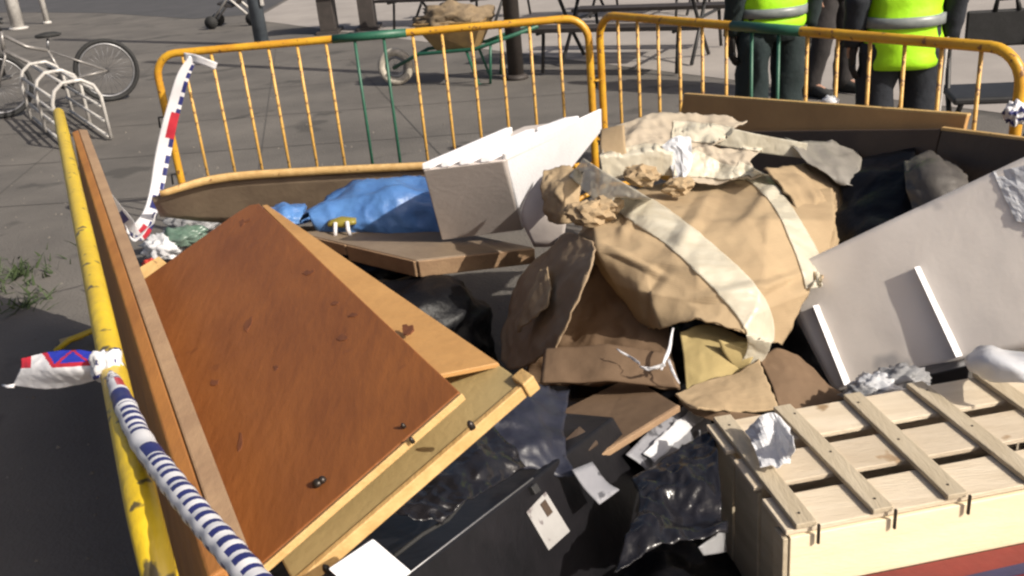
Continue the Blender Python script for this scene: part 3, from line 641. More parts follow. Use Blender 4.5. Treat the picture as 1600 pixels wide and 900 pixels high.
for px, py, r in ((497, 757, .009), (505, 752, .007), (632, 668, .004), (318, 747, .004), (248, 553, .012), (645, 690, .004)): stud(onp(px, py), r, .01, t)
for px, py in ((507, 885), (733, 660)): stud(onp(px, py) - nrm * .012, .006, .014, t)

for k_, (px, py, w_, h_, an_) in enumerate(((381, 347, 11, 5, -.5), (481, 426, 12, 6, -.4), (389, 505, 7, 14, .3), (537, 527, 14, 8, -.1), (551, 492, 10, 5, -.3), (524, 474, 9, 4, -.3), (334, 598, 6, 9, .4), (637, 514, 10, 14, .2), (432, 575, 4, 6, 0), (375, 690, 5, 16, .2))):
    pts_ = []
    for q_ in range(9):
        a_ = q_ / 9 * 6.28; r_ = .8 + .9 * noise.noise(V((q_ * 1.9 + .3, k_ * 2.1 + .4, 0))); x_, y_ = math.cos(a_) * w_ * r_ * 1.0, math.sin(a_) * h_ * r_ * .9
        pts_.append(onp(px + x_ * math.cos(an_) - y_ * math.sin(an_), py + x_ * math.sin(an_) + y_ * math.cos(an_)) + nrm * .0012)
    mk('gouge', pts_ + [p - nrm * .003 for p in pts_], [tuple(range(9))] + [(i, i + 9, (i + 1) % 9 + 9, (i + 1) % 9) for i in range(9)], 'gouge', t)

# --- panel along the back-left barrier
patch('wooden_board', [[(238, 312, 4.9), (330, 284, 5.0), (480, 272, 5.02), (700, 262, 5.0), (880, 246, 4.95)], [(250, 335, 5.02), (340, 345, 5.12), (480, 345, 5.14), (700, 340, 5.12), (880, 330, 5.05)]], 'grey_brown', None, (30, 6), .028)
tag(bpy.data.objects['wooden_board'], 'long grey-brown panel tipped forward along the foot of the left back barrier', 'panel')
ribbon('trim_batten', [(250, 303, 4.88, 9), (340, 279, 4.98, 12), (480, 268, 5.0, 12), (700, 257, 4.98, 11), (870, 243, 4.93, 10)], 'pine', None, 30, 2, thick=.02)
tag(bpy.data.objects['trim_batten'], 'pale thin batten along the top edge of the grey-brown panel', 'batten')

# --- low table top
tn, tl, trr = P(650, 406, 3.5), P(466, 363, 3.95), P(832, 386, 3.72)
t = thing('table_top', 'brown table top with thick edges under the white foam box', 'table top', V((tn.x, tn.y, 0)))
dn = V((0, .02, -.075))
hexa('top_board', tn, trr, trr + tl - tn, tl, EZ * -.02, 'grey_brown', t)
ed_ = (trr - tn).normalized(); el_ = (tl - tn).normalized()
hexa('edge_board', tn - EZ * .004 - el_ * .012, trr - EZ * .004 - el_ * .012, trr - EZ * .004, tn - EZ * .004, dn, 'edge_tan', t)
mid = tn.lerp(tl, .55)
hexa('edge_board', tn - EZ * .004 - ed_ * .012 - el_ * .0, mid - EZ * .004 - ed_ * .012, mid - EZ * .004, tn - EZ * .004, dn, 'edge_tan', t)
hexa('edge_board', mid + el_ * .008 - EZ * .004 - ed_ * .012, tl - EZ * .004 - ed_ * .012, tl - EZ * .004, mid + el_ * .008 - EZ * .004, dn * .7, 'edge_tan', t)

# --- blue bag with a yellow clip
o = patch('blue_bag', [[(470, 350, 4.25), (520, 300, 4.35), (600, 283, 4.45), (690, 290, 4.5)], [(478, 345, 4.05), (540, 315, 4.05), (610, 300, 4.05), (700, 300, 4.1)], [(490, 345, 4.0), (560, 345, 3.95), (620, 350, 3.95), (700, 350, 4.0)], [(500, 362, 4.0), (570, 372, 3.98), (630, 380, 3.98), (700, 385, 4.0)]], 'blue_bag', None, (46, 36), .002, .05, 5, .03, 6)
tag(o, 'crumpled blue plastic bag between the back panel and the table top', 'bag')
o = blob('blue_bag', P(440, 340, 4.55), (.13, .12, .06), 'blue_bag', None, 4, .25, 2, .2, 4, 5)
tag(o, 'small scrap of blue plastic just right of the cabinet tip', 'bag')
t = thing('plastic_clip', 'small yellow plastic clip with two pale prongs below the blue bag', 'clip', P(535, 352, 3.95))
b0 = P(535, 347, 3.95)
mk('clip_body', *join(loft([(b0 + V((s * .01, 0, 0)), V((0, .03, 0)), V((0, 0, .025 * (1 - abs(s) * .09)))) for s in (-6, -4, 0, 4, 6)], 10)), 'yellow_plastic', t, True)
for s in (-.025, .025): tube('prong', [b0 + V((s, -.03, .01)), b0 + V((s * 1.1, -.05, -.02)), b0 + V((s * 1.3, -.05, -.05))], .009, 'tape_white', t, 8)

# --- white foam box
wa, wbp = P(660, 266, 3.5), P(786, 251, 3.53)
wv = P(690, 376, 3.78) - wa; ww = P(930, 184, 4.02) - wbp; wu = wbp - wa
t = thing('foam_box', 'white ribbed foam box tipped on its corner on the table top', 'box', V((wa.x + .1, 3.7, 0)))
mk('shell', [wa, wbp, wbp + wv + wu * .12, wa + wv, wa + ww, wbp + ww, wbp + ww + wv * .22, wa + ww + wv * .22], [(3, 2, 1, 0), (4, 5, 6, 7), (0, 1, 5, 4), (1, 2, 6, 5), (2, 3, 7, 6), (3, 0, 4, 7)], 'pale_card', t, bevel=.006)  # greyer than the ribs: the white box's shade is in this colour
un = wu.normalized(); upn = wu.cross(ww).normalized()
if upn.z < 0: upn = -upn
for k, (f0, f1, l0, l1) in enumerate(((.0, .1, 0, .8), (.23, .33, 0, .6), (.46, .58, 0, .66), (.72, .84, 0, .74))):
    p0 = wa + wu * f0; p1 = wa + wu * f1
    hexa('rib', p0 + upn * .027 + ww * l0, p1 + upn * .027 + ww * l0, p1 + upn * .027 + ww * l1, p0 + upn * .027 + ww * l1, upn * -.026, 'white_foam', t, .004)
hexa('rib', wa + wu * .5 + ww * .74 + upn * .02, wa + wu * .72 + ww * .74 + upn * .02, wa + wu * .8 + ww * .98 + upn * .02, wa + wu * .6 + ww * .98 + upn * .02, upn * -.019, 'white_foam', t, .004)
hexa('side_wall', wbp + upn * .03 - ww * .01, wbp + upn * .03 + ww * 1.05, wbp + ww * 1.05 + wv * .2, wbp + wv * .95 - ww * .01 + wu * .12, un * .012, 'white_foam', t, .004)
o = patch('box_flap', [[(826, 300, 3.5), (850, 275, 3.55), (875, 285, 3.5)], [(815, 340, 3.46), (850, 330, 3.44), (885, 335, 3.42)], [(835, 385, 3.45), (860, 385, 3.42), (880, 375, 3.4)]], 'pale_card', None, (10, 10), .006, .01, 5)
tag(o, 'pale lilac-grey card flap wedged between the foam box and the brown carton', 'flap')

# --- black bags, some added as dark filling so no lit ground shows
def bag(c, r, seed, label, m='black_bag', **k):
    o = blob('rubbish_bag', c, r, m, None, 5, .2, 1.5, .13, 2.4, seed, **k); return tag(o, label, 'bag', 'rubbish bags in the pile')
bag((-.48, 3.45, .1), (.4, .36, .28), 1, 'black rubbish bag in the dark gap under the brown table top')
bag((.5, 3.05, .1), (.34, .38, .28), 2, 'black filler bag added under the big brown carton')
bag((.32, 1.72, .08), (.24, .4, .22), 3, 'black rubbish bag between the dark case and the wooden crate')
bag((1.0, 3.15, .08), (.34, .45, .26), 4, 'black filler bag added under the grey panel')
o = patch('rubbish_bag', [[(1322, 262, 3.55), (1370, 243, 3.5), (1432, 240, 3.4)], [(1312, 310, 3.3), (1365, 300, 3.2), (1428, 300, 3.15)], [(1295, 400, 3.05), (1360, 380, 2.95), (1440, 370, 2.9)]], 'black_bag', None, (24, 24), .01, .03, 5, .02, 6)
tag(o, 'black sack standing between the brown carton and the dark boards', 'bag', 'rubbish bags in the pile')
bag((.1, 2.35, .08), (.42, .36, .24), 6, 'black filler bag added under the dark brown board')
bag((-.9, 4.55, .08), (.6, .4, .2), 8, 'black rubbish bag behind the cabinet tip, under the blue bag')
o = patch('rubbish_bag', [[(1412, 252, 3.25), (1450, 238, 3.3), (1495, 262, 3.2)], [(1415, 280, 3.1), (1455, 265, 3.05), (1505, 280, 3.05)], [(1425, 330, 2.95), (1470, 320, 2.9), (1515, 300, 2.95)]], 'plastic_shaded', None, (20, 20), .006, .02, 6, .03, 8)
tag(o, 'dim grey crumpled sack right of the black sack', 'bag', 'rubbish bags in the pile')

# --- dark case with labels
ca0, ca1 = P(640, 897, 1.42), P(850, 735, 1.83)
cd_ = (ca1 - ca0).normalized(); left = V((-cd_.y, cd_.x, 0)).normalized(); down = (V((.28, -.1, -.6))).normalized()
t = thing('black_case', 'long black case beside the cabinet with white labels on its side', 'case', V((ca0.x, ca0.y, 0)))
fa, fb = ca0 - cd_ * .25, ca1 + cd_ * .36
hexa('body', fa, fb, fb + left * .3 - EZ * .04, fa + left * .3 - EZ * .04, down * .5, 'black_case', t, .006)
tube('edge_strip', [ca0 - cd_ * .2 + EZ * .002, ca0.lerp(ca1, .5) + EZ * .003, ca1 - cd_ * .05 + EZ * .002], .0022, 'steel', t, 6)
cn = cd_.cross(down).normalized()
if cn.y > 0: cn = -cn
def oncase(px, py):
    a = P(px, py, 1.0); d_ = P(px, py, 3.0) - a
    return a + d_ * ((ca0 + cn * .004 - a).dot(cn) / d_.dot(cn))
L1 = [oncase(*q) for q in ((823, 800), (853, 768), (891, 830), (858, 860))]
hexa('label', *L1, cn * -.003, 'label_paper', t, .001)
hexa('label_print', *[L1[0].lerp(L1[1], a).lerp(L1[3].lerp(L1[2], a), b) + cn * .002 for a, b in ((.55, .1), (.8, .1), (.8, .42), (.55, .42))], cn * -.001, 'dark_panel', t, 0)
hexa('latch', *[oncase(*q) + cn * .008 for q in ((826, 762), (834, 755), (842, 768), (833, 774))], cn * -.014, 'dark_metal', t, .002)
# bluish-black plastic sheet over the case's far end
o = patch('plastic_sheet', [[(770, 640, 1.98), (830, 600, 2.15), (890, 610, 2.2)], [(750, 700, 1.86), (815, 670, 1.95), (880, 680, 1.98)], [(760, 740, 1.8), (830, 735, 1.84), (900, 740, 1.84)]], 'blue_black', None, (26, 26), .002, .02, 6, .03, 8)
tag(o, 'glossy blue-black plastic sheet at the pine corner of the cabinet', 'plastic sheet')
o = patch('plastic_sheet', [[(600, 795, 1.52), (680, 730, 1.68), (770, 655, 1.86)], [(640, 815, 1.5), (715, 755, 1.64), (795, 690, 1.8)], [(690, 820, 1.51), (750, 778, 1.62), (820, 730, 1.76)]], 'black_film', None, (44, 30), .0015, .02, 7, .03, 9)
tag(o, 'glossy crumpled black plastic film along the top of the black case', 'plastic sheet')
o = patch('plastic_sheet', [[(985, 750, 1.86), (1060, 700, 1.98), (1115, 670, 2.06)], [(1000, 800, 1.74), (1065, 760, 1.82), (1120, 740, 1.88)], [(960, 880, 1.55), (1060, 850, 1.62), (1135, 840, 1.66)]], 'black_film', None, (40, 40), .0015, .03, 6, .045, 7)
tag(o, 'glossy crumpled black plastic film in the gap left of the crate', 'plastic sheet')
o = hexa('dark_carton', P(845, 720, 1.92), P(905, 665, 2.06), P(935, 690, 2.02), P(880, 742, 1.88), V((0, .02, -.1)), 'dark_panel', None, .003); tag(o, 'small dark brown box between the blue-black sheet and the dark board', 'box')
tube('cable', [P(615, 870, 1.42), P(660, 835, 1.48), P(700, 812, 1.55), P(735, 770, 1.62), P(790, 735, 1.72)], .004, 'rubber')
tag(bpy.data.objects['cable'], 'thin black cable lying on the dark plastic beside the cabinet', 'cable')
# grey label case right of it
o = patch('paper_label', [[(893, 735, 1.83), (925, 722, 1.88)], [(912, 762, 1.8), (948, 752, 1.84)], [(937, 788, 1.77), (968, 765, 1.82)]], 'label_shaded', None, (6, 8), .003, .004, 8)
tag(o, 'grey-white paper label on the black bag left of the white carton', 'label')
# torn white wrapping on the case's far end: shaded sides coloured grey, lit top white
ct_ = bpy.data.objects['black_case']
patch('wrapping', [[oncase(972, 712) + cn * .01, oncase(1020, 665) + cn * .012, oncase(1072, 630) + cn * .012], [oncase(990, 735) + cn * .03, oncase(1040, 690) + cn * .034, oncase(1088, 652) + cn * .03], [oncase(1012, 748) + cn * .008, oncase(1062, 712) + cn * .01, oncase(1108, 668) + cn * .008]], 'label_shaded', ct_, (20, 12), .003, .005, 14, .008, 20)
patch('white_strip', [[oncase(988, 712) + cn * .034, oncase(1030, 672) + cn * .036, oncase(1066, 642) + cn * .036], [oncase(1002, 728) + cn * .042, oncase(1046, 688) + cn * .044, oncase(1084, 656) + cn * .042]], 'plastic_white', ct_, (20, 6), .002, .004, 16, .004, 20, torn=.004)
# white board scrap at the bottom
t1 = [P(512, 888, 1.16), P(582, 841, 1.24), P(642, 892, 1.2), P(575, 945, 1.12)]
o = hexa('board_scrap', *t1, V((0, .01, -.012)), 'white_foam', None, .003); tag(o, 'white board scrap at the bottom edge in front of the cabinet', 'board')
o = patch('paper_scrap', [[(1092, 855, 1.62), (1132, 824, 1.72)], [(1100, 868, 1.62), (1135, 862, 1.7)]], 'plastic_grey', None, (6, 6), .003, .01, 9); tag(o, 'small pale scrap in the dark gap left of the crate', 'scrap')

# --- dark brown board with a pale edge
t = thing('dark_board', 'dark brown board with a pale front edge below the brown carton', 'board', P(950, 690, 2.1))
b1, b2, b3, b4 = P(912, 722, 1.98), P(1058, 632, 2.26), P(985, 588, 2.62), P(880, 640, 2.4)
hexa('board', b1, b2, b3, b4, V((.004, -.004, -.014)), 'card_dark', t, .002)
hexa('front_edge', b1 + V((.006, -.012, .002)), b2 + V((.006, -.012, .002)), b2 + V((0, -.002, .002)), b1 + V((0, -.002, .002)), V((0, 0, -.018)), 'edge_tan', t, .002)

# --- big brown carton
ct = thing('cardboard_carton', 'big crushed brown cardboard carton wrapped with packing tape on top of the pile', 'carton', V((.7, 2.9, 0)))
body = patch('top_sheet', [
    [(930, 335, 3.35), (975, 300, 3.42), (1040, 287, 3.48), (1110, 282, 3.52), (1190, 274, 3.5), (1300, 285, 3.42)],
    [(900, 375, 3.12), (928, 352, 3.02), (1010, 342, 2.98), (1100, 350, 2.96), (1200, 345, 2.93), (1305, 345, 3.08)],
    [(922, 392, 3.05), (935, 392, 2.88), (1005, 405, 2.8), (1090, 420, 2.69), (1195, 420, 2.7), (1290, 412, 2.88)],
    [(940, 435, 3.02), (960, 442, 2.82), (1015, 458, 2.68), (1090, 472, 2.62), (1180, 488, 2.56), (1262, 455, 2.72)],
    [(990, 500, 2.95), (1005, 512, 2.78), (1035, 512, 2.64), (1085, 498, 2.58), (1160, 520, 2.52), (1222, 540, 2.62)]],
    'card', ct, (110, 96), .006, .004, 9, .016, 3.1, torn=.004, lin=True, folds=((.1, .1, .55, .42, .02, .05), (.62, .05, .5, .5, -.016, .05), (.5, .5, .3, .95, .014, .04), (.75, .25, .95, .7, .016, .05), (.2, .45, .5, .62, -.014, .04), (.55, .75, .95, .55, -.016, .05), (.35, .1, .3, .4, -.012, .03), (.85, .05, .7, .3, -.012, .03)))
patch('side_flap', [[(1195, 262, 3.4), (1265, 258, 3.5), (1335, 262, 3.55)], [(1240, 320, 3.14), (1285, 320, 3.22), (1322, 340, 3.25)], [(1262, 390, 2.92), (1285, 392, 2.97), (1300, 400, 2.98)], [(1275, 450, 2.72), (1280, 450, 2.74), (1286, 440, 2.75)]], 'card', ct, (40, 52), .006, .006, 9, .025, 5, torn=.004, lin=True, folds=((.2, .1, .9, .6, -.02, .08), (.1, .5, .9, .2, .018, .08), (.3, .2, .6, .9, -.015, .06)))
patch('left_wall', [[(880, 400, 3.15), (940, 420, 3.0), (1045, 515, 2.72)], [(850, 480, 3.05), (930, 500, 2.85), (1050, 560, 2.6)], [(825, 600, 2.85), (930, 600, 2.65), (1065, 612, 2.45)]], 'card_dark', ct, (50, 50), .006, .008, 8, .05, 3.5, lin=True)  # darker card here paints in the shade on this wall
patch('folded_flap', [[(862, 385, 3.42), (888, 366, 3.2), (925, 376, 2.92)], [(810, 440, 3.38), (850, 425, 3.1), (930, 412, 2.7)], [(790, 505, 3.3), (828, 500, 3.0), (905, 478, 2.64)], [(783, 562, 3.12), (806, 578, 2.95), (870, 548, 2.64)]], 'card_shaded', ct, (44, 52), .006, .006, 8, .03, 4, torn=.003)
patch('fold_tongue', [[(846, 425, 3.05), (858, 418, 3.0)], [(822, 465, 2.96), (860, 470, 2.8)], [(808, 520, 2.92), (842, 495, 2.8)]], 'card', ct, (16, 24), .004, .006, 9, .02, 12)
patch('hanging_flap', [[(850, 545, 2.66), (950, 540, 2.58), (1045, 555, 2.5)], [(845, 600, 2.52), (950, 596, 2.45), (1062, 608, 2.38)]], 'card_dark', ct, (30, 12), .006, .008, 6, .012, 4, lin=True)
patch('curled_flap', [[(850, 270, 3.5), (880, 262, 3.5), (912, 275, 3.42)], [(846, 305, 3.36), (875, 300, 3.28), (905, 305, 3.3)], [(858, 345, 3.34), (880, 350, 3.24), (905, 345, 3.26)]], 'card', ct, (32, 32), .006, .012, 8, .03, 8)
patch('lower_flap', [[(1055, 618, 2.34), (1100, 598, 2.42), (1150, 585, 2.46), (1185, 562, 2.5)], [(1075, 634, 2.28), (1120, 620, 2.32), (1165, 610, 2.36), (1200, 600, 2.38)], [(1090, 640, 2.24), (1130, 642, 2.25), (1175, 645, 2.26), (1216, 640, 2.28)]], 'card', ct, (60, 36), .007, .006, 7, .008, 7, torn=.004)
patch('under_flap', [[(1060, 628, 2.32), (1120, 640, 2.26), (1190, 648, 2.25)], [(1085, 648, 2.28), (1130, 662, 2.24), (1175, 662, 2.24)]], 'card_dark', ct, (16, 8), .006, .01, 10)
patch('inner_flap', [[(1062, 520, 2.62), (1110, 508, 2.64), (1178, 535, 2.58)], [(1068, 560, 2.55), (1115, 550, 2.54), (1180, 550, 2.54)], [(1072, 610, 2.45), (1110, 598, 2.46), (1165, 580, 2.5)]], 'card_olive', ct, (30, 30), .006, .006, 6, .01, 6)
patch('inner_tab', [[(1122, 530, 2.535), (1165, 545, 2.52)], [(1130, 552, 2.52), (1178, 552, 2.51)], [(1152, 580, 2.5), (1172, 568, 2.49)]], 'card_olive', ct, (8, 8), .005, .006, 8)
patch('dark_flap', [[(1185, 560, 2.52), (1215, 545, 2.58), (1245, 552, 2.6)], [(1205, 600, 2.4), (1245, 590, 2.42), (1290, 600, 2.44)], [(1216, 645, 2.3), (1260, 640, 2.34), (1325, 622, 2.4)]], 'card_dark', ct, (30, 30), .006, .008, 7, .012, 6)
patch('back_flap', [[(952, 198, 3.62), (1020, 184, 3.7), (1090, 180, 3.74), (1166, 190, 3.74)], [(945, 220, 3.5), (1010, 212, 3.55), (1080, 205, 3.58), (1140, 206, 3.6)], [(938, 245, 3.42), (1000, 240, 3.45), (1060, 238, 3.46), (1120, 232, 3.48)]], 'card_grey', ct, (60, 40), .006, .01, 8, .045, 5, torn=.005, lin=True)
patch('back_fold', [[(940, 205, 3.55), (975, 195, 3.5)], [(938, 240, 3.45), (978, 235, 3.42)], [(945, 262, 3.38), (985, 262, 3.35)]], 'card', ct, (10, 12), .006, .01, 9)
patch('top_web', [[(1050, 238, 3.45), (1110, 232, 3.48), (1190, 236, 3.5)], [(1050, 265, 3.38), (1110, 260, 3.4), (1170, 258, 3.42)], [(1050, 292, 3.3), (1110, 288, 3.32), (1190, 280, 3.33)]], 'card_grey', ct, (60, 40), .005, .01, 7, .05, 6)
# crumpled kraft paper stuffing
for px, py, y, rx, sd_ in ((925, 335, 3.05, .07, 11), (905, 330, 3.1, .05, 12), (1003, 275, 3.28, .06, 13), (950, 322, 3.08, .05, 14), (1060, 292, 3.22, .05, 15)):
    blob('kraft_paper', P(px, py, y), (rx, rx * .8, rx * .62), 'card', ct, 3, .4, 2, .35, 2.6, sd_, .9, smooth=False)
# packing tape, pressed onto the sheets
from mathutils.bvhtree import BVHTree
for o in ct.children:
    if o.name.split('.')[0] in ('top_sheet', 'side_flap', 'top_web', 'back_flap', 'curled_flap'):
        bz = wloc(o); BODY.append(BVHTree.FromPolygons([bz + v.co for v in o.data.vertices], [tuple(p.vertices) for p in o.data.polygons]))
tk = dict(wob=.003, wsc=9, crumple=.004, csc=20)
for pth, c_ in (([(900, 262, 3.3, 38), (935, 288, 3.14, 44), (985, 318, 3.0, 46), (1050, 362, 2.82, 46), (1115, 418, 2.63, 50), (1165, 470, 2.5, 52), (1186, 515, 2.48, 44), (1182, 552, 2.5, 32), (1160, 578, 2.5, 14)], 8),
        ([(1150, 262, 3.34, 20), (1190, 285, 3.2, 26), (1222, 325, 3.02, 24), (1246, 370, 2.84, 30), (1264, 410, 2.75, 34), (1272, 450, 2.7, 28)], 6),
        ([(1050, 205, 3.56, 30), (1120, 212, 3.54, 30), (1190, 225, 3.52, 28), (1260, 236, 3.5, 24)], 6),
        ([(940, 262, 3.35, 40), (1010, 250, 3.36, 48), (1075, 255, 3.36, 44), (1125, 268, 3.34, 26), (1165, 275, 3.3, 18)], 8)):
    settle(ribbon('packing_tape', pth, 'pack_tape', ct, 150, c_ * 2, **tk))
patch('crumpled_tape', [[(1034, 228, 3.44), (1058, 212, 3.46), (1078, 218, 3.46)], [(1045, 245, 3.4), (1062, 236, 3.39), (1082, 240, 3.38)], [(1055, 285, 3.3), (1068, 282, 3.28), (1080, 262, 3.34)]], 'plastic_white', ct, (10, 12), .001, .01, 14, .02, 18, smooth=False)
t = thing('torn_film', 'torn white film strips under the lip of the brown carton', 'film', P(1040, 570, 2.4))
for pth in ([(1052, 512, 2.55, 3), (1047, 540, 2.46, 5), (1040, 562, 2.42, 6), (1034, 578, 2.4, 3)], [(1000, 572, 2.42, 3), (1018, 577, 2.4, 6), (1040, 570, 2.4, 6)], [(1044, 560, 2.42, 4), (1051, 580, 2.38, 5), (1062, 600, 2.36, 2)], [(962, 545, 2.5, 2), (990, 562, 2.45, 4), (1000, 570, 2.42, 3)]):
    ribbon('film_strip', pth, 'plastic_white', t, 14, 3, wob=.008, wsc=20, crumple=.015, csc=25)
o = patch('plastic_sheet', [[(1225, 215, 3.6), (1290, 222, 3.62), (1345, 240, 3.6)], [(1245, 240, 3.46), (1300, 250, 3.45), (1345, 262, 3.42)], [(1270, 262, 3.4), (1310, 285, 3.34), (1335, 290, 3.32)]], 'film_shaded', None, (16, 16), .002, .015, 8, .02, 12)
tag(o, 'grey plastic sheet at the back right corner of the brown carton', 'plastic sheet')

# --- boards leaning on the right back barrier
t = thing('leaning_board', 'long brown board leaning on the right back barrier below the yellow jackets', 'board', P(1300, 200, 3.9))
g1, g2 = P(1068, 148, 4.62), P(1511, 181, 3.33); gd = (g2 - g1).normalized(); gn = V((gd.y, -gd.x, 0)).normalized()
if gn.x > 0: gn = -gn
dwn = gn * .16 - EZ * .6
hexa('board', g1, g2, g2 + dwn, g1 + dwn, -gn * .02, 'brown_panel', t, .003)
hexa('top_edge', g1 + EZ * .006, g2 + EZ * .006, g2 - gn * .024 + EZ * .006, g1 - gn * .024 + EZ * .006, EZ * -.01, 'pine', t, .002)
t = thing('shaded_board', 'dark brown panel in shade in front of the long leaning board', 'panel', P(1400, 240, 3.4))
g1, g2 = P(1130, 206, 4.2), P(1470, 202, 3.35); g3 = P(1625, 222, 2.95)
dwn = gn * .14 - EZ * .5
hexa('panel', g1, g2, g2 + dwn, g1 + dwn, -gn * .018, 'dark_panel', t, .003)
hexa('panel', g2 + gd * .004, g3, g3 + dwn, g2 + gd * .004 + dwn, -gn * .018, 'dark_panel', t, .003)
hexa('pale_edge', g2 + EZ * .007, g3 + EZ * .007, g3 - gn * .02 + EZ * .007, g2 - gn * .02 + EZ * .007, EZ * -.012, 'pine', t, .002)
o = blob('paper_ball', P(1297, 160, 3.98), (.035, .03, .028), 'plastic_white', None, 3, .3, 3, .3, 5, 21); tag(o, 'small white paper ball on the top edge of the leaning board', 'paper ball')

# --- big grey-white panel at the right
t = thing('foam_board', 'large pale grey panel with two white ridges propped behind the crate', 'panel', P(1450, 420, 2.4))
GN = V((-.62, -.66, .42)).normalized(); G0 = P(1440, 440, 2.6)
def ong(px, py, up=0.0):
    a_ = P(px, py, 1.0); d_ = P(px, py, 3.0) - a_
    return a_ + d_ * ((G0 + GN * up - a_).dot(GN) / d_.dot(GN))
patch('panel', [[ong(*q) for q in r_] for r_ in (((1212, 430), (1440, 322), (1640, 228)), ((1256, 518), (1450, 448), (1640, 382)), ((1304, 612), (1462, 574), (1640, 535)))], 'grey_card', t, (30, 24), .014, .005, 3, .003, 5, lin=True)
def ridge(a, b):
    pa, pb = ong(*a, .008), ong(*b, .008); d_ = (pb - pa).normalized(); s_ = d_.cross(GN)
    if s_.dot(SUN) < 0: s_ = -s_
    vv = []
    for p in (pa, pb): vv += [p - s_ * .004 - GN * .004, p - s_ * .002 + GN * .02, p + s_ * .013 - GN * .004]
    mk('ridge', vv, [(0, 1, 4, 3), (1, 2, 5, 4), (2, 0, 3, 5), (0, 2, 1), (3, 4, 5)], 'white_foam', t)
ridge((1275, 478), (1324, 602)); ridge((1433, 418), (1498, 558))
o = patch('white_film', [[ong(1552, 268, .009), ong(1585, 262, .011), ong(1640, 250, .011)], [ong(1566, 300, .009), ong(1592, 300, .011), ong(1640, 300, .011)], [ong(1588, 345, .009), ong(1606, 350, .011), ong(1640, 365, .011)]], 'plastic_white', None, (14, 16), .001, .002, 10, .008, 18, smooth=False)
tag(o, 'folded white film hanging over the top right of the grey panel', 'film')

# --- wooden crate
O = Z(1234, 829, .5); ca = R(8.5); ux = V((math.cos(ca), math.sin(ca), 0)); uy = V((-ux.y, ux.x, 0))
L, Dp = 1.0, .445
t = thing('wooden_crate', 'pale slatted wooden crate with crossing battens at the lower right', 'crate', O - EZ * .5 + ux * L / 2 + uy * Dp / 2)
for y0_, y1_, zz, m_, tw in ((0, .118, 0, 'crate_wood_pale', .004), (.16, .276, .0015, 'crate_wood', -.005), (.318, Dp, -.001, 'crate_wood_pale', .003)):
    g_ = lambda x_, y_: O + ux * x_ + uy * y_ + EZ * zz
    hexa('lid_board', g_(-.008, y0_), g_(L, y0_ + tw), g_(L, y1_ + tw), g_(-.008, y1_), EZ * -.012, m_, t, .002)
for k, x_ in enumerate((.012, .175, .352, .53, .71, .9)):
    sk = (.0, .006, -.004, .003, 0, 0)[k]
    a = O + ux * (x_ + sk); hexa('batten', a + EZ * .0145 - uy * .004, a + ux * .045 + EZ * .0145 - uy * .004, a + ux * (.045 - sk * 2) + uy * (Dp + .004) + EZ * .0145, a - ux * sk * 2 + uy * (Dp + .004) + EZ * .0145, EZ * -.0125, 'crate_batten', t, .002)
    for q in (.03, .22, .4):
        c_ = a + ux * .022 + uy * q + EZ * .0148; vv, ff, _ = tube_data([c_ - EZ * .004, c_ + EZ * .0012], [.0028, .0028], 8); mk('nail', vv, ff, 'screw', t)
    obox('clasp', a + ux * .042 - uy * .016, ux, uy, EZ, (0, .005), (0, .006), (-.035, .012), 'screw', t, .0005)
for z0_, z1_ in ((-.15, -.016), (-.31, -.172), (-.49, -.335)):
    obox('front_board', O, ux, uy, EZ, (0, L), (-.004, .008), (z0_, z1_), 'crate_front_lit', t, .002)
    obox('back_board', O, ux, uy, EZ, (0, L), (Dp - .01, Dp), (z0_, z1_), 'crate_wood', t, .002)
for q in range(3): obox('side_board', O, ux, uy, EZ, (0.001, .012), (.012 + q * .145, .012 + q * .145 + .13), (-.49, -.016), 'crate_batten', t, .002)
for q in range(3): obox('side_board', O, ux, uy, EZ, (L - .012, L - .001), (.012 + q * .145, .012 + q * .145 + .13), (-.49, -.016), 'crate_batten', t, .002)
for x_ in (.016, L - .05):
    for y_ in (.012, Dp - .05): obox('corner_post', O, ux, uy, EZ, (x_, x_ + .034), (y_, y_ + .034), (-.495, -.014), 'crate_batten', t, .002)
obox('floor_board', O, ux, uy, EZ, (.014, L - .014), (.014, Dp - .014), (-.48, -.46), 'brown_panel', t, .002)
obox('side_batten', O, ux, uy, EZ, (-.014, -.002), (.0, .045), (-.45, -.02), 'crate_batten', t, .002)
obox('side_batten', O, ux, uy, EZ, (-.014, -.002), (Dp - .045, Dp), (-.45, -.02), 'crate_batten', t, .002)
# carton inside the crate keeps the gaps brown
ci = thing('packed_carton', 'dark red-brown carton inside the wooden crate, seen through its gaps', 'carton', O + ux * .5 + uy * .2 - EZ * .45)
obox('carton', O, ux, uy, EZ, (.06, L - .06), (.06, Dp - .06), (-.455, -.2), 'inner_carton', ci, .005)
# red and navy box in front of the crate
t = thing('red_box', 'dark red and navy box in front of the crate at the bottom right corner', 'box', O + ux * .5 - uy * .15 - EZ * .5)
obox('lid', O, ux, uy, EZ, (.16, .95), (-.13, -.012), (-.17, -.142), 'red_box', t, .003)
obox('side', O, ux, uy, EZ, (.165, .945), (-.126, -.016), (-.49, -.172), 'navy_box', t, .003)
obox('white_stripe', O, ux, uy, EZ, (.2, .9), (-.134, -.1305), (-.168, -.16), 'tape_white', t, .0005)
o = hexa('tape_strip', O + ux * .3 - uy * .1 - EZ * .139, O + ux * .95 - uy * .1 - EZ * .139, O + ux * .95 - uy * .06 - EZ * .139, O + ux * .34 - uy * .075 - EZ * .139, EZ * -.002, 'navy_box', t, 0)
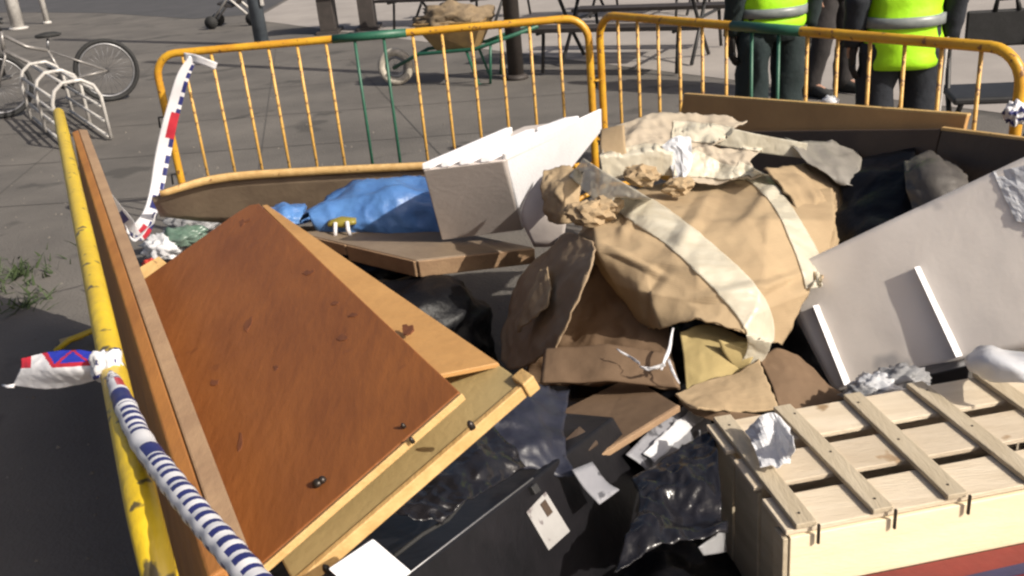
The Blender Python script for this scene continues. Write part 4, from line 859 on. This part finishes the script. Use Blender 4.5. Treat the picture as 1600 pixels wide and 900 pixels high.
# plastic on and behind the crate
o = patch('white_film', [[Z(1168, 676, .53), Z(1188, 654, .57), Z(1210, 646, .58), Z(1234, 670, .56)], [Z(1176, 692, .54), Z(1196, 680, .56), Z(1216, 676, .55), Z(1242, 690, .59)], [Z(1182, 710, .53), Z(1200, 704, .535), Z(1216, 698, .54), Z(1240, 706, .57)], [Z(1190, 736, .53), Z(1204, 730, .535), Z(1218, 734, .53), Z(1232, 718, .54)]], 'plastic_white', None, (15, 15), .0015, .012, 14, .016, 18, smooth=False)
tag(o, 'crumpled white film lying on the left end of the crate lid', 'film')
o = patch('white_bag', [[(1508, 562, 2.14), (1535, 540, 2.16), (1570, 545, 2.12), (1630, 552, 2.05)], [(1512, 572, 2.06), (1545, 560, 2.02), (1580, 565, 1.98), (1630, 575, 1.95)], [(1525, 585, 2.08), (1555, 595, 2.0), (1590, 598, 1.95), (1630, 600, 1.92)]], 'plastic_white', None, (14, 10), .003, .02, 8, .012, 12); tag(o, 'bright white plastic bag on the crate below the grey panel', 'bag')
for px, py, y, r_, m, lb_ in ((1372, 605, 2.28, .05, 'plastic_white', 'white crumpled scrap behind the crate, left of the black gap filling'), (1350, 615, 2.26, .04, 'plastic_grey', 'small grey crumpled scrap behind the crate, beside the dark flap'), (1410, 592, 2.3, .05, 'plastic_grey', 'grey crumpled scrap under the lower edge of the grey panel')):
    o = blob('paper_scrap', P(px, py, y), (r_ * 1.3, r_, r_ * .7), m, None, 4, .3, 3, .4, 5, px); tag(o, lb_, 'scrap')
o = hexa('dark_gap_fill', P(1425, 592, 2.36), P(1515, 570, 2.3), P(1515, 555, 2.45), P(1425, 575, 2.5), V((0, 0, -.06)), 'black_case', None, .004); tag(o, 'black block filling the dark gap under the lower edge of the grey panel', 'slab')  # black block painted in for the darkness of the gap

# ================================================================== TAPES
TM = ['tape_white', 'tape_navy', 'tape_red', 'tape_blue']
def hang(u, v):
    if 0.2 < v < .27 or .55 < v < .6: return 2 if u < .6 else 0
    if u < .3: return 1 if (v * 26) % 1 < .62 else 0
    if .43 < v < .49 and u < .7: return 1
    if .72 < v < .78 and .3 < u < .8: return 1
    if .9 < v: return 2 if u > .5 else 1
    return 0
o = ribbon('barrier_tape', [(302, 90, 5.42, 14), (286, 120, 5.4, 20), (270, 175, 5.38, 22), (256, 235, 5.34, 24), (246, 290, 5.26, 22), (236, 330, 5.1, 22), (218, 362, 4.8, 30), (200, 352, 4.5, 24), (182, 325, 4.3, 16), (164, 300, 4.15, 12), (146, 276, 4.05, 9)], TM, None, 90, 10, wob=.01, wsc=6, paint=hang)
tag(o, 'white printed barrier tape hanging in a loop from the left back barrier', 'tape')
o = ribbon('barrier_tape', [(288, 88, 5.44, 12), (305, 92, 5.4, 14), (322, 98, 5.38, 12), (338, 104, 5.4, 12)], TM, None, 16, 4, wob=.02, wsc=12)
tag(o, 'loose white tape end sticking out at the corner of the left back barrier', 'tape')
o = patch('barrier_tape', [[(196, 350, 4.42), (208, 372, 4.4), (240, 350, 4.5)], [(200, 365, 4.4), (215, 378, 4.36), (248, 330, 4.55)]], TM, None, (16, 6), .0015, .01, 9, .02, 12)
tag(o, 'short white tape fold at the bottom of the hanging tape loop', 'tape')
def emblem(u, v):
    # blue field with a red border, narrowing downwards, and a red patch at the loose end
    if v < .46:
        c = abs(u - .56); half_b = .27 - v * .22; half_r = .33 - v * .25
        if c < half_b and v < .34:
            if abs(c - v * .45) < .018: return 2
            return 3
        if c < half_r: return 2
    if u < .12 and v < .4: return 2
    return 0
t = thing('barrier_tape', 'printed white tape knotted on the yellow left rail with a loose flag end', 'tape', P(165, 575, 1.48))
patch('flag_end', [[(32, 560, 1.5), (80, 549, 1.5), (130, 548, 1.49), (180, 560, 1.47)], [(28, 580, 1.49), (80, 578, 1.46), (130, 575, 1.45), (178, 570, 1.46)], [(18, 604, 1.5), (80, 609, 1.48), (130, 600, 1.47), (178, 582, 1.46)]], TM, t, (70, 40), .001, .008, 9, .004, 14, paint=emblem)
tube('loose_tail', [P(22, 603, 1.5), P(12, 604, 1.5), P(4, 602, 1.51)], [.004, .003, .002], 'tape_white', t, 6)
kn = P(168, 572, 1.44)
bb_ = blob('knot', kn, (.026, .022, .03), TM, t, 4, .3, 2, .22, 2.4, 41, .95)
fmk = [1 if noise.noise(f.center * 75) > .25 else 0 for f in bb_.data.polygons]; bb_.data.polygons.foreach_set('material_index', fmk)
pts = spline([P(172, 580, 1.43), P(190, 622, 1.3), P(222, 690, 1.15), (P(262, 745, 1.03)), P(310, 805, .93), P(360, 862, .85), P(420, 935, .77)], 450)
v, f, u = tube_data(pts, [(.0085 + .0075 * min(1, i / 90)) * (1 + .04 * math.sin(i * .22)) for i in range(451)], 18)
tot = u[-1][0]; fm = []
for fc_ in f:
    a = sum(u[i][0] for i in fc_) / len(fc_) / tot; ang_ = u[fc_[0]][1]
    if a < .1: k = 1 if noise.noise(V((a * 90, math.sin(ang_ * 6.28) * 2, 0))) > .1 else 0
    elif a < .16: k = 2 if ang_ > .3 else 0
    elif a < .175: k = 0
    elif a < .25: k = 1
    elif a < .26: k = 0
    else:
        k = 1 if ((a + .004 * noise.noise(V((a * 30, 1, 3)))) * 36) % 1 < .5 + .25 * noise.noise(V((a * 14, 2, 0))) else 0
        if .42 < a < .47 or .6 < a < .61: k = 0
        if .47 < a < .52: k = 1
        if .1 < ang_ < .2: k = 0
    fm.append(k)
mk('twisted_band', v, f, TM, t, True, fm=fm)
o = blob('tape_knot', P(1586, 178, 3.32), (.035, .03, .045), TM, None, 4, .3, 2, .5, 3, 47, .95)
o.data.polygons.foreach_set('material_index', [1 if noise.noise(f.center * 45) > .12 else 0 for f in o.data.polygons])
tag(o, 'white and navy tape knot on the right end of the right back barrier', 'tape')

# ================================================================== LITTER AND WEEDS
for nm_, px, py, z, r_, m, lb_, ct_ in (('litter_bag', 255, 388, .1, (.1, .08, .08), 'plastic_white', 'crumpled white litter bag on the ground left of the cabinet tip', 'litter'),
        ('litter_bottle', 285, 372, .14, (.13, .06, .06), 'litter_green', 'green-tinted plastic litter behind the white litter bag', 'litter'),
        ('litter_wrapper', 238, 412, .1, (.05, .03, .025), 'litter_red', 'small red wrapper left of the cabinet', 'litter'),
        ('litter_bag', 300, 352, .1, (.14, .1, .08), 'plastic_grey', 'grey plastic litter below the left end of the tipped panel', 'litter')):
    o = blob(nm_, Z(px, py, z), r_, m, None, 4, .35, 3, .5, 4, px); tag(o, lb_, ct_)
o = hexa('offcut', Z(205, 425, .78), Z(248, 400, .76), Z(262, 412, .74), Z(215, 440, .76), V((0, 0, -.012)), 'pine', None, .002); tag(o, 'pale wood offcut between the leaning board and the cabinet', 'offcut')
o = hexa('wood_lath', Z(92, 530, .012), Z(128, 520, .012), Z(130, 526, .012), Z(94, 537, .012), V((0, 0, -.011)), 'olive_board', None, .002); tag(o, 'short wooden lath on the dark ground left of the yellow rail', 'lath')
gv, gf = [], []
rnd = random.Random(3)
for cx_, cy_, n_, sp_ in ((-2.75, 5.1, 150, .15), (-2.5, 4.6, 60, .1)):
    for k in range(n_):
        a = rnd.random() * 6.28; rr = rnd.gauss(0, sp_); bx, by = cx_ + math.cos(a) * rr, cy_ + math.sin(a) * rr * 1.3
        h = rnd.uniform(.02, .07); lx, ly = rnd.gauss(0, .06), rnd.gauss(0, .06); w_ = rnd.uniform(.004, .009); b_ = rnd.random() * 6.28; dx, dy = math.cos(b_) * w_, math.sin(b_) * w_
        i0 = len(gv); gv += [V((bx - dx, by - dy, 0)), V((bx + dx, by + dy, 0)), V((bx + lx * .5 + dx * .7, by + ly * .5 + dy * .7, h * .6)), V((bx + lx * .5 - dx * .7, by + ly * .5 - dy * .7, h * .6)), V((bx + lx, by + ly, h))]
        gf += [(i0, i0 + 1, i0 + 2, i0 + 3), (i0 + 3, i0 + 2, i0 + 4)]
o = mk('weeds', gv, gf, 'grass'); o['kind'] = 'stuff'; tag(o, 'patch of green weeds on the ground left of the yellow rail', 'weeds')

gv, gf = [], []
for k in range(700):
    if k < 350: x_, y_ = rnd.uniform(-3.6, -.6), rnd.uniform(1.2, 7.5)
    else: x_, y_ = rnd.uniform(-6, 1.0), rnd.uniform(5.6, 13)
    r_ = rnd.choice((.004, .005, .007, .011)); a = rnd.random() * 6.28; i0 = len(gv)
    for q_ in range(4): gv.append(V((x_ + math.cos(a + q_ * 1.57) * r_ * rnd.uniform(.6, 1.3), y_ + math.sin(a + q_ * 1.57) * r_ * rnd.uniform(.6, 1.3), 0.0)))
    gv.append(V((x_, y_, r_ * .9))); gf += [(i0 + q_, i0 + (q_ + 1) % 4, i0 + 4) for q_ in range(4)]
o = mk('grit', gv, gf, 'grit'); o['kind'] = 'stuff'; tag(o, 'loose grit and small stones scattered on the ground', 'grit')
